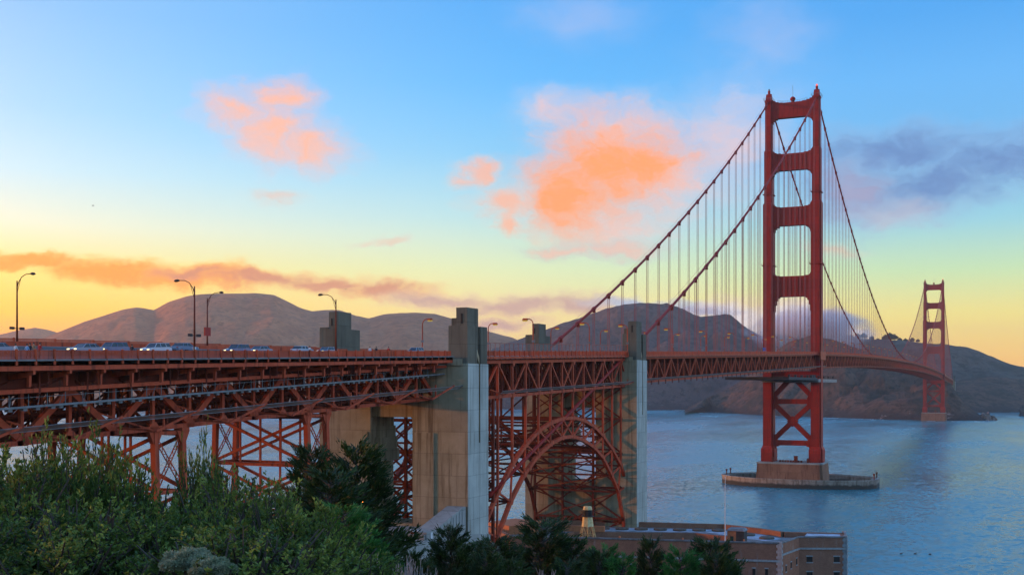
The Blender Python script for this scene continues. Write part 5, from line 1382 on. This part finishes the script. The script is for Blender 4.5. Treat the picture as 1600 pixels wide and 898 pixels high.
lh = empty('lighthouse', (14.2, -380, ZR), 'small cream lighthouse on an open lattice stand on the fort roof', 'lighthouse')
lx, ly = 14.2, -380.5
def ngon(r, n=8): return [(lx+r*math.cos(2*math.pi*(k+.5)/n), ly+r*math.sin(2*math.pi*(k+.5)/n)) for k in range(n)]
m = MB(); m.prism(ngon(1.6), ZR+3.9, ZR+6.5, ngon(1.25)); m.build('tower_body', CREAM, lh)
m = MB(); m.prism(ngon(1.7), ZR+6.5, ZR+6.7); m.build('gallery', DARK, lh)
m = MB(); m.prism(ngon(1.15), ZR+6.7, ZR+8.3); m.build('lantern', BLACK, lh)
m = MB(); m.prism(ngon(1.25), ZR+8.3, ZR+9.2, ngon(1.0)); m.build('lantern_roof', CREAM, lh)
for k in range(8):
    a = 2*math.pi*(k+.5)/8; m = MB(); m.tube([(lx+2.4*math.cos(a), ly+2.4*math.sin(a), ZR), (lx+1.55*math.cos(a), ly+1.55*math.sin(a), ZR+3.9)], .1, 5); m.build('leg', LATT, lh)
m = MB()
for k in range(8):
    a, b = 2*math.pi*(k+.5)/8, 2*math.pi*(k+1.5)/8
    m.beam((lx+2.4*math.cos(a), ly+2.4*math.sin(a), ZR+.1), (lx+1.55*math.cos(b), ly+1.55*math.sin(b), ZR+3.9), .09).beam((lx+2.4*math.cos(b), ly+2.4*math.sin(b), ZR+.1), (lx+1.55*math.cos(a), ly+1.55*math.sin(a), ZR+3.9), .09)
    m.beam((lx+2.0*math.cos(a), ly+2.0*math.sin(a), ZR+1.8), (lx+2.0*math.cos(b), ly+2.0*math.sin(b), ZR+1.8), .09)
m.build('lattice_brace', LATT, lh)
m = MB()
for k in range(8):
    a, b = 2*math.pi*(k+.5)/8, 2*math.pi*(k+1.5)/8
    m.beam((lx+1.75*math.cos(a), ly+1.75*math.sin(a), ZR+7.8), (lx+1.75*math.cos(b), ly+1.75*math.sin(b), ZR+7.8), .06).beam((lx+1.75*math.cos(a), ly+1.75*math.sin(a), ZR+6.9), (lx+1.75*math.cos(a), ly+1.75*math.sin(a), ZR+7.8), .06)
m.build('gallery_rail', DARK, lh)

# ------------------------------------------------------------------ terrace and walls at the near pylon
ter = empty('concrete_terrace', (5, -480, 20), 'concrete terrace and pale retaining wall at the foot of the nearest pylon', 'terrace')
m = MB(); m.box(-22, 17.2, -500, -458.1, 14, 29.0); m.build('platform', WALLC, ter)
m = MB(); m.platex([(-500, 8), (-449, 4), (-449, 27), (-462, 28.6), (-500, 29.6)], 17.6, 18.3); m.build('retaining_wall', WALLC, ter)
m = MB(); m.box(-20, 17, -475, -474.4, 29.0, 30.0); m.build('kerb_wall', WALLC, ter)
st = empty('covered_stair', (15, -466, 29), 'sloping concrete stair housing with a small red door', 'stair housing')
m = MB(); m.platex([(-474.5, 28.9), (-458.3, 28.9), (-458.3, 33.6), (-459.6, 33.6), (-471.0, 30.5), (-474.5, 30.4)], 13.6, 17.3); sb = m.build('housing', WALLC, st)
m = MB()
for k in range(9): m.box(17.3, 17.42, -470+1.25*k, -469.5+1.25*k, 28.95, 29.0+(k+1)*0.42+0.5)
m.build('pilaster', WALLC, st, kind='stuff')
m = MB(); m.box(14.0, 15.0, -474.62, -474.51, 29.0, 30.3); m.build('door', REDP, st)
m = MB(); m.box(17.31, 17.4, -473.0, -472.3, 29.0, 30.2); m.build('door', PAINTW, st, label='pale side door')
m = MB(); m.box(13.5, 14.5, -474.7, -473.6, 30.41, 30.75).box(14.9, 15.5, -474.6, -473.9, 30.41, 30.65); m.build('roof_clutter', PAINTW, st)
for (u, v, lab) in ((583, 783, 'glowing orange lamp on the shaded pylon side, the brighter right one'), (567, 785, 'small orange lamp left of the brighter one behind the cypress')):
    p = at_depth(u, v, 230); e = empty('wall_lamp', p, lab, 'wall lamp', 'orange wall lamps')
    m = MB(); m.tube([(p.x, p.y, p.z-.25), (p.x, p.y, p.z-.1), (p.x, p.y, p.z+.1), (p.x, p.y, p.z+.25)], [.1, .28 if u > 570 else .18, .28 if u > 570 else .18, .1], 8); m.build('bulb', BULB, e)
    m = MB(); m.tube([(p.x, p.y, 28), (p.x, p.y, p.z-.25)], .06, 6); m.build('post', DARK, e)

# ------------------------------------------------------------------ vegetation
def np_mesh(name, V, Fq, mat, smooth=False):
    me = bpy.data.meshes.new(name); nv, nf = len(V), len(Fq); k = Fq.shape[1]
    me.vertices.add(nv); me.vertices.foreach_set('co', V.astype(np.float32).ravel())
    me.loops.add(nf*k); me.loops.foreach_set('vertex_index', Fq.astype(np.int32).ravel())
    me.polygons.add(nf); me.polygons.foreach_set('loop_start', np.arange(0, nf*k, k, dtype=np.int32)); me.polygons.foreach_set('loop_total', np.full(nf, k, dtype=np.int32))
    me.update(calc_edges=True); me.materials.append(mat)
    return me
def leaves_mesh(name, P, D, L, Wd, mat, rng, fold=0.35):
    """one folded four-sided leaf per row: base P, direction D, length L, width Wd"""
    n = len(P); D = D/np.linalg.norm(D, axis=1, keepdims=True)
    ref = rng.normal(size=(n, 3)); S_ = np.cross(D, ref); S_ /= np.linalg.norm(S_, axis=1, keepdims=True); N_ = np.cross(S_, D)
    L = L[:, None]; Wd = Wd[:, None]
    a = P; b = P+D*L*.5+S_*Wd*.5+N_*Wd*fold; c_ = P+D*L; d = P+D*L*.5-S_*Wd*.5+N_*Wd*fold; mid = P+D*L*.5
    V = np.stack([a, b, c_, mid, d], 1).reshape(-1, 3); i = np.arange(n)*5
    Fq = np.concatenate([np.stack([i, i+1, i+2, i+3], 1), np.stack([i, i+3, i+2, i+4], 1)])
    return np_mesh(name, V, Fq, mat)
def shrub_meshes(seed, Rx, H, ntw, nleaf, L0, W0, mat, name='foliage', spiky=0.25):
    rng = np.random.default_rng(seed); stems = MB()
    tips = []; nst = 34
    SP = []
    for k in range(nst):
        a = k*2.4+rng.normal()*.4; rr = Rx*math.sqrt((k+.5)/nst); SP.append((rr*math.cos(a), rr*math.sin(a), H*(1-.42*(rr/Rx)**2)*rng.uniform(.72, 1.0)))
    SP[0] = (0.0, 0.0, H)
    for k in range(ntw):
        sx_, sy_, sh_ = SP[rng.integers(nst)]; f = rng.uniform(0, 1)**0.6
        w = (0.36*(1-f)**0.7+0.075)*Rx/1.15; ang = rng.uniform(0, 6.28)
        rad = w*math.sqrt(rng.uniform(0, 1))
        p = np.array([sx_*(.55+.45*f)+rad*math.cos(ang), sy_*(.55+.45*f)+rad*math.sin(ang), sh_*(.12+.82*f)])
        d = np.array([math.cos(ang)*(.9-.6*f)+.3*sx_/Rx, math.sin(ang)*(.9-.6*f)+.3*sy_/Rx, .55+.7*f])+rng.normal(size=3)*.2
        tips.append((p, d/np.linalg.norm(d)))
    for (sx_, sy_, sh_) in SP: stems.tube([(sx_*.2, sy_*.2, 0), (sx_*.6, sy_*.6, sh_*.4), (sx_, sy_, sh_*.97)], [.022, .014, .004], 4)
    Ps, Ds = [], []
    for (p, d) in tips:
        Lt = rng.uniform(0.14, 0.34)*(1+(spiky*2 if rng.uniform() < 0.12 else 0))
        t = rng.uniform(0.1, 1, nleaf); base = p[None]+d[None]*(t*Lt)[:, None]
        o = rng.normal(size=(nleaf, 3)); o -= (o@d)[:, None]*d[None]; o /= np.linalg.norm(o, axis=1, keepdims=True)
        Ps.append(base); Ds.append(d[None]*(0.5+0.6*t[:, None])+o*0.72+np.array([0, 0, .12])[None])
        if rng.uniform() < 0.35: stems.beam(tuple(p-d*Lt*.6), tuple(p+d*Lt*.9), .012)
    for k in range(16):
        a = rng.uniform(0, 6.28); r1 = Rx*rng.uniform(.2, .8); h1 = H*rng.uniform(.6, .9)
        stems.tube([(0.15*math.cos(a), .15*math.sin(a), 0), (r1*.5*math.cos(a+.3), r1*.5*math.sin(a+.3), h1*.5), (r1*math.cos(a), r1*math.sin(a), h1)], [.035, .022, .008], 5)
    P = np.concatenate(Ps); D = np.concatenate(Ds); n = len(P)
    lm = leaves_mesh(name, P, D, rng.uniform(.7, 1.3, n)*L0, rng.uniform(.7, 1.2, n)*W0, mat, rng)
    return lm, stems.mesh('stems', BARK)
SHR = [shrub_meshes(k, 1.15, 2.1, 1150, 14, .066, .027, LEAF) for k in range(3)]
shr_n = 0
def put_shrub(u, vtop, d, h=None, sc=1.0, label='', meshes=None, name='shrub', cat='shrub', group='leafy shrubs in the left foreground'):
    global shr_n
    p = at_depth(u, vtop, d); zg = ground_z(p.x, p.y); H = p.z-zg
    ms = meshes or SHR[shr_n % 3]; shr_n += 1
    base = 2.1 if meshes is None else meshes[2]
    e = empty(name, (p.x, p.y, zg), label, cat, group)
    e.rotation_euler = (0, 0, random.uniform(0, 6.28)); k = H/base; e.scale = (sc*1.0, sc*1.0, k)
    for nm, me in (('foliage', ms[0]), ('stems', ms[1])):
        o = bpy.data.objects.new(nm, me); COL.objects.link(o); o.parent = e
    return e
put_shrub(66, 664, 12.5, sc=.66, label='tallest leafy shrub at left, its tip in front of the lower truss')
put_shrub(-20, 700, 11.5, sc=1.0, label='leafy shrub cut off by the left edge')
put_shrub(150, 662, 13.5, sc=.62, label='leafy shrub with thin upright tips right of the tallest one')
put_shrub(120, 772, 10.6, sc=1.0, label='dense shrub in front of the two tallest shrubs')
put_shrub(215, 724, 13.0, sc=.65, label='loose shrub before the half hidden steel tower')
put_shrub(318, 672, 13.0, sc=.36, label='narrow shrub reaching up in front of the gap between steel towers')
put_shrub(365, 735, 12.0, sc=.8, label='pale green shrub below the cross braced steel tower')
put_shrub(245, 806, 10.5, sc=1.0, label='low dense shrub in the middle of the shrub bank')
put_shrub(430, 752, 11.0, sc=.8, label='round shrub left of the dark cypress')
put_shrub(380, 815, 9.6, sc=1.0, label='shrub mass at the bottom below the round one')
put_shrub(490, 835, 10.5, sc=.75, label='last shrub of the bank, at the foot of the dark cypress')
put_shrub(60, 812, 9.6, sc=1.0, label='shaded shrub above the first pale blue post')
put_shrub(-60, 780, 10.2, sc=1.0, label='shaded shrub behind the left edge')
def mound_mesh(seed, r, h, n, L, W_, mat):
    rg = np.random.default_rng(seed); a = rg.uniform(0, 6.28, n); q = rg.uniform(0, 1, n); ph = np.arccos(q)
    lump = 1+.12*np.sin(5*a+3*ph)+.1*np.sin(9*ph+2*a); k = lump*rg.uniform(.72, 1.0, n)**.5
    N_ = np.stack([np.sin(ph)*np.cos(a), np.sin(ph)*np.sin(a), np.cos(ph)], 1); P = N_*k[:, None]*np.array([r, r, h])
    return leaves_mesh('foliage', P, N_+rg.normal(size=(n, 3))*.6, rg.uniform(.7, 1.3, n)*L, rg.uniform(.7, 1.2, n)*W_, mat, rg)
pmm = mound_mesh(4, .21, .12, 5200, .03, .016, LEAFP); pst = MB(); pst.tube([(0, 0, -.1), (.02, 0, .1)], .03, 6); pstm = pst.mesh('stems', BARK)
for (u, v, d, k, lab) in ((294, 884, 9.0, 1.0, 'pale grey-green rounded shrub just right of the second blue post'), (330, 893, 8.8, .8, 'smaller pale shrub mound at the bottom edge right of the first')):
    p = at_depth(u, v, d); e = empty('pale_shrub', (p.x, p.y, p.z), lab, 'shrub', 'pale shrubs'); e.scale = (k, k, k)
    for nm, me in (('foliage', pmm), ('stems', pstm)):
        o = bpy.data.objects.new(nm, me); COL.objects.link(o); o.parent = e

# ground cover on the bluff
rng = np.random.default_rng(5)
n = 42000; d_ = rng.uniform(4.5, 16, n); uu = rng.uniform(-200, 900, n)
px = CX+d_*(((uu-800)/F)*cs-sn); py = CY+d_*(((uu-800)/F)*sn+cs)
pz = np.array([ground_z(a, b)+0.10*noise.noise(Vector((a*1.3, b*1.3, 0))) for a, b in zip(px, py)])+rng.uniform(0, .22, n)
Dv = rng.normal(size=(n, 3)); Dv[:, 2] = abs(Dv[:, 2])+.4
o = bpy.data.objects.new('ground_cover', leaves_mesh('ground_cover', np.stack([px, py, pz], 1), Dv, rng.uniform(.04, .09, n), rng.uniform(.02, .04, n), LEAFG, rng)); COL.objects.link(o)
tag(o, 'low dark green ground cover on the bluff at the bottom left', 'ground cover', kind='stuff')

for (u, v0, d, lab) in ((22, 853, 11.5, 'short pale blue fence post at the bottom left'), (258, 876, 10.5, 'short pale blue fence post beside the pale shrub')):
    p = at_depth(u, v0, d); zg = ground_z(p.x, p.y)
    e = empty('fence_post', (p.x, p.y, zg), lab, 'post', 'pale blue posts')
    m = MB(); m.tube([(p.x, p.y, zg), (p.x, p.y, p.z-.02)], .013, 10); m.build('pipe', POSTP, e); m = MB(); m.tube([(p.x, p.y, p.z-.03), (p.x, p.y, p.z), (p.x, p.y, p.z+.012)], [.018, .018, .008], 10); m.build('cap', POSTP, e)

def cypress_meshes(seed, H, Rb, nl, mat, lean=0.15):
    rng = np.random.default_rng(seed); br = MB()
    br.tube([(0, 0, 0), (.1*lean, 0, H*.35), (lean*1.2, .1, H*.7), (lean*2, .1, H*.96)], [H*.022, H*.017, H*.009, .03], 8)
    Ps, Ds, Ls = [], [], []
    for k in range(nl):
        f = (k+.5)/nl; z = H*(0.12+0.87*f**0.85); a = k*2.399+rng.normal()*.3
        reach = Rb*(1-z/H)**0.75*rng.uniform(.7, 1.2)+.25
        asy = 1+0.25*math.cos(a-0.6)
        reach *= asy
        rise = rng.uniform(.15, .5)*reach
        x0 = lean*2*(z/H)**2; p0 = np.array([x0, 0, z-0.12*reach]); p1 = np.array([x0+reach*math.cos(a), reach*math.sin(a), z+rise])
        br.tube([tuple(p0), tuple((p0+p1)/2+np.array([0, 0, -.05*reach])), tuple(p1)], [.05+.012*reach, .03, .012], 4)
        ns = max(8, int(reach*15))
        for j in range(ns):
            t = rng.uniform(.22, 1.02); c0 = p0+(p1-p0)*t; side = rng.normal()*0.22*reach*(1.08-t)**.8
            pd = np.array([-math.sin(a), math.cos(a), 0]); c0 = c0+pd*side+np.array([0, 0, rng.normal()*.07*reach])
            dr = np.array([math.cos(a), math.sin(a), .55])+pd*np.sign(side)*.35*(1.1-t)+rng.normal(size=3)*.14
            dr /= np.linalg.norm(dr); m_ = 15
            tt = rng.uniform(0, 1, m_); ln = rng.uniform(.35, .75)
            base = c0[None]+dr[None]*(tt*ln)[:, None]+rng.normal(size=(m_, 3))*.05
            Ps.append(base); Ds.append(dr[None]+rng.normal(size=(m_, 3))*.24+np.array([0, 0, .12])[None]); Ls.append(rng.uniform(.16, .36, m_))
    P = np.concatenate(Ps); D = np.concatenate(Ds); L = np.concatenate(Ls)
    return leaves_mesh('crown', P, D, L, L*.2, mat, rng, .2), br.mesh('trunk', BARK)
CYM = [cypress_meshes(3, 12, 3.6, 115, CYP), cypress_meshes(8, 12, 4.2, 115, CYP, .5), cypress_meshes(14, 12, 3.4, 100, CYPB, .3)]
def put_cypress(u, vtop, d, k, sc, label, H=None, rz=None):
    p = at_depth(u, vtop, d); zg = ground_z(p.x, p.y)-.3; Hh = p.z-zg
    e = empty('cypress_tree', (p.x, p.y, zg), label, 'tree', 'cypress trees on the bluff')
    e.rotation_euler = (0, 0, rz if rz is not None else random.uniform(0, 6.28)); e.scale = (sc, sc, Hh/12)
    for nm, me in (('crown', CYM[k][0]), ('trunk', CYM[k][1])):
        o = bpy.data.objects.new(nm, me); COL.objects.link(o); o.parent = e


put_cypress(562, 700, 40, 0, .86, 'dark wind-swept cypress before the left concrete shaft, tallest of the trees')
put_cypress(462, 706, 40, 1, .62, 'dark cypress top just right of the cross braced steel tower')
put_cypress(505, 742, 36, 0, .8, 'dark cypress filling the space between the two tall cypress tops')
put_cypress(520, 795, 30, 2, .55, 'bright green cypress boughs low at the edge of the shrub bank')
put_cypress(560, 842, 30, 2, .5, 'bright green low cypress below the tallest one')
put_cypress(706, 826, 62, 1, 0.79, 'pointed cypress standing alone before the pale shaft of the nearest pylon')
put_cypress(640, 866, 48, 0, .55, 'small dark cypress left of the lone pointed one')
put_cypress(758, 868, 58, 0, 0.64, 'low cypress between the lone pointed one and the broad one')
put_cypress(838, 817, 76, 0, 1.47, 'broad cypress in front of the foot of the arch')
put_cypress(800, 844, 70, 1, 1.28, 'cypress shoulder on the left of the broad one')
put_cypress(900, 850, 76, 1, 1.15, 'cypress right of the broad one, below the lighthouse')
put_cypress(958, 858, 78, 2, 1.02, 'brighter cypress below the middle of the fort')
put_cypress(1012, 848, 80, 0, 0.77, 'slim cypress against the fort wall')
put_cypress(1085, 848, 80, 1, 1.22, 'rightmost large cypress against the fort wall')
put_cypress(1050, 862, 74, 2, 1.02, 'bright green cypress just left of the rightmost large one')
put_cypress(1140, 880, 76, 0, 0.70, 'small last cypress at the right end of the row')
put_cypress(985, 872, 66, 2, 0.77, 'low bright cypress at the bottom below the fort')
put_cypress(880, 880, 60, 0, 0.77, 'dark low cypress at the bottom centre')
put_cypress(700, 890, 45, 0, .5, 'dark low cypress at the bottom left of centre')
put_cypress(600, 885, 36, 1, .45, 'dark low cypress right of the shrub bank')

put_cypress(1115, 868, 72, 1, .8, 'dark cypress in front of the gap left of the last small one')
put_cypress(925, 868, 66, 1, .8, 'dark cypress low between the broad one and the brighter one')
put_cypress(790, 882, 60, 1, .7, 'dark cypress at the bottom edge left of the broad one')
put_cypress(655, 888, 44, 0, .6, 'dark cypress at the bottom edge below the stair housing')

# bleached dry stalks
for k, (u, v, d) in enumerate(((575, 855, 17), (590, 868, 17), (632, 872, 19), (665, 884, 19), (560, 872, 15), (850, 885, 24), (645, 862, 20))):
    p = at_depth(u, v, d); zg = p.z-2.2; m = MB(); rr = random.Random(k)
    for j in range(16):
        a = rr.uniform(0, 6.28); s_ = rr.uniform(.03, .28)
        q = Vector((p.x+s_*math.cos(a), p.y+s_*math.sin(a), p.z-rr.uniform(0, .35)))
        m.tube([(p.x+.02*math.cos(a), p.y+.02*math.sin(a), zg), ((p.x+q.x)/2, (p.y+q.y)/2, (zg+q.z)/2+.1), tuple(q)], [.014, .010, .004], 4)
        for i in range(3):
            b = Vector(((p.x+q.x)/2, (p.y+q.y)/2, (zg+q.z)/2+.1)).lerp(q, rr.uniform(.1, .9)); m.beam(tuple(b), tuple(b+Vector((rr.uniform(-.08, .08), rr.uniform(-.08, .08), rr.uniform(.08, .2)))), .006)
    o = m.build('dry_stalks', TWIG); tag(o, 'bleached bare stalks ' + ('at the right end of the shrub bank', 'just right of the shrub bank', 'beside the small dark cypress', 'below the lone pointed cypress', 'leftmost at the foot of the tallest cypress', 'below the broad cypress at the bottom centre', 'tallest, between the shrub bank and the stair housing')[k], 'dry plant', 'dry stalks')

# trees along the far ridge
rt = shrub_meshes(77, 9, 16, 700, 10, 2.0, 1.4, CYP, 'crown')
for k, (u, v, s_) in enumerate(((1341, 521, .6), (1350, 520, .7), (1362, 524, .5), (1383, 523, .7), (1390, 520, .9), (1398, 522, .7), (1406, 527, .5), (1415, 528, .45), (1425, 527, .5), (1434, 529, .4), (1470, 535, .4), (1500, 540, .35), (1372, 528, .5), (1330, 522, .4))):
    p = at_depth(u, v+1, 3400); e = empty('ridge_tree', (p.x, p.y, p.z-16*s_*1.4), ('large rounded tree of the skyline clump above the low point of the cable' if s_ >= .7 else ('medium tree in the skyline clump left of the distant tower' if s_ > .45 else 'small dark tree on the skyline of the far ridge')), 'tree', 'trees along the far ridge')
    e.scale = (s_*1.6, s_*1.6, s_*1.6); e.rotation_euler = (0, 0, k*1.1)
    for nm, me in (('crown', rt[0]), ('trunk', rt[1])):
        o = bpy.data.objects.new(nm, me); COL.objects.link(o); o.parent = e

# tiny parked vehicles along the hillside road
for k, (u, v) in enumerate(((1030, 535), (1036, 535.5), (1041, 536), (1067, 537.5), (1075, 538), (1091, 539.5), (1122, 541.5), (1126, 542), (1150, 542.5))):
    p = at_depth(u, v, 3150); m = MB(); m.box(p.x-3.2, p.x+3.2, p.y-1.3, p.y+1.3, p.z-1, p.z+.5).box(p.x-2.0, p.x+1.8, p.y-1.2, p.y+1.2, p.z+.5, p.z+1.5)
    o = m.build('parked_car', CWHITE); tag(o, 'tiny white car on the road across the far hill', 'car', 'cars on the hill road')

# birds
def bird(u, v, d, s_, label):
    p = at_depth(u, v, d); e = empty('seagull', p, label, 'bird', 'birds in flight')
    m = MB(); m.tube([(-.3*s_, 0, 0), (-.12*s_, 0, .02), (.12*s_, 0, .02), (.28*s_, 0, 0), (.34*s_, 0, 0)], [.02*s_, .07*s_, .08*s_, .05*s_, .01*s_], 8)
    b = m.build('body', HAIR, None); b.parent = e
    for sg in (-1, 1):
        m = MB(); m.add([(.1*s_, 0, .03), (-.08*s_, 0, .03), (-.05*s_, sg*.35*s_, .2*s_), (.1*s_, sg*.35*s_, .2*s_), (-.02*s_, sg*.75*s_, .08*s_), (.1*s_, 0, .06), (-.08*s_, 0, .06), (-.05*s_, sg*.35*s_, .22*s_), (.1*s_, sg*.35*s_, .22*s_)],
                        [(0, 1, 2, 3), (3, 2, 4), (5, 8, 7, 6), (8, 4, 7)]); w = m.build('wing', HAIR, None); w.parent = e
    e.rotation_euler = (0, .1, YAW+.4)
bird(145, 321.5, 170, .55, 'small dark bird in the open sky at left'); bird(540, 452, 190, .4, 'tiny dark bird over the hill above the far pylon stub')
for (u, v, w_) in ((1408, 865, 'leftmost'), (1430, 865, 'middle'), (1453, 866, 'rightmost')):
    p = at_depth(u, v, 57.7*F/(v-HOR)); m = MB(); m.tube([(p.x-.5, p.y, .1), (p.x-.1, p.y, .25), (p.x+.3, p.y, .2), (p.x+.5, p.y, .1)], [.05, .2, .15, .04], 8).tube([(p.x+.3, p.y, .2), (p.x+.4, p.y, .7)], .06, 6)
    o = m.build('cormorant', HAIR); tag(o, w_+' of three tiny dark birds on the water right of the fort', 'bird', 'birds on the water')

# ------------------------------------------------------------------ fog spilling over the ridge
def fog(u, v, d, r, label, dens, seed):
    me = bpy.data.meshes.new('fog_bank'); bm = bmesh.new(); bmesh.ops.create_icosphere(bm, subdivisions=3, radius=1); bm.to_mesh(me); bm.free()
    m_ = bpy.data.materials.new('fog_vapour'); m_.use_nodes = True; t = NT(m_.node_tree)
    for n_ in list(m_.node_tree.nodes):
        if n_.type != 'OUTPUT_MATERIAL': m_.node_tree.nodes.remove(n_)
    tcx = t.node('ShaderNodeTexCoord'); o_ = tcx.outputs['Object']
    rad = t.vm('LENGTH', o_, out=1); nn = t.noise(t.vm('ADD', t.vm('MULTIPLY', o_, (2.2, 2.2, 1.4)), (seed, 0, 0)), 1.0, 4, 0.6)
    dn = t.math('MULTIPLY', t.smooth(t.math('ADD', t.math('SUBTRACT', 0.85, rad), t.math('MULTIPLY', t.math('SUBTRACT', nn, 0.5), 1.6)), 0.0, 0.7), t.smooth(rad, 1.0, 0.8))
    vp = t.node('ShaderNodeVolumePrincipled'); vp.inputs['Color'].default_value = (0.97, 0.95, 0.97, 1); vp.inputs['Anisotropy'].default_value = 0.2
    t.sock(vp, 'Density', t.math('MULTIPLY', dn, dens)); t.t.links.new(vp.outputs[0], m_.node_tree.nodes['Material Output'].inputs['Volume'])
    m_.cycles.volume_step_rate = 1.0
    me.materials.append(m_); o = bpy.data.objects.new('fog_bank', me); COL.objects.link(o); o.location = at_depth(u, v, d); o.scale = r; o.rotation_euler = (0, 0, YAW)
    tag(o, label, 'fog', kind='stuff')
fog(1262, 520, 3050, (200, 200, 95), 'pale fog bank spilling over the ridge behind the near tower', 0.05, 1.0)
fog(1100, 486, 3650, (170, 150, 26), 'thin bluish fog lying over the hilltop between the cables', 0.010, 4.0)

# ------------------------------------------------------------------ haze
m = MB(); m.box(-7100, 7100, -7100, 7100, -1.0, 430)
hz = m.build('haze', None); hz.data.materials.clear()
hm = bpy.data.materials.new('haze_air'); hm.use_nodes = True
for n in list(hm.node_tree.nodes):
    if n.type != 'OUTPUT_MATERIAL': hm.node_tree.nodes.remove(n)
vp = hm.node_tree.nodes.new('ShaderNodeVolumePrincipled'); vp.inputs['Color'].default_value = (1.0, 0.88, 0.80, 1); vp.inputs['Density'].default_value = 0.00006; vp.inputs['Anisotropy'].default_value = 0.62
hm.node_tree.links.new(vp.outputs[0], hm.node_tree.nodes['Material Output'].inputs['Volume'])
hz.data.materials.append(hm); hz['kind'] = 'stuff'
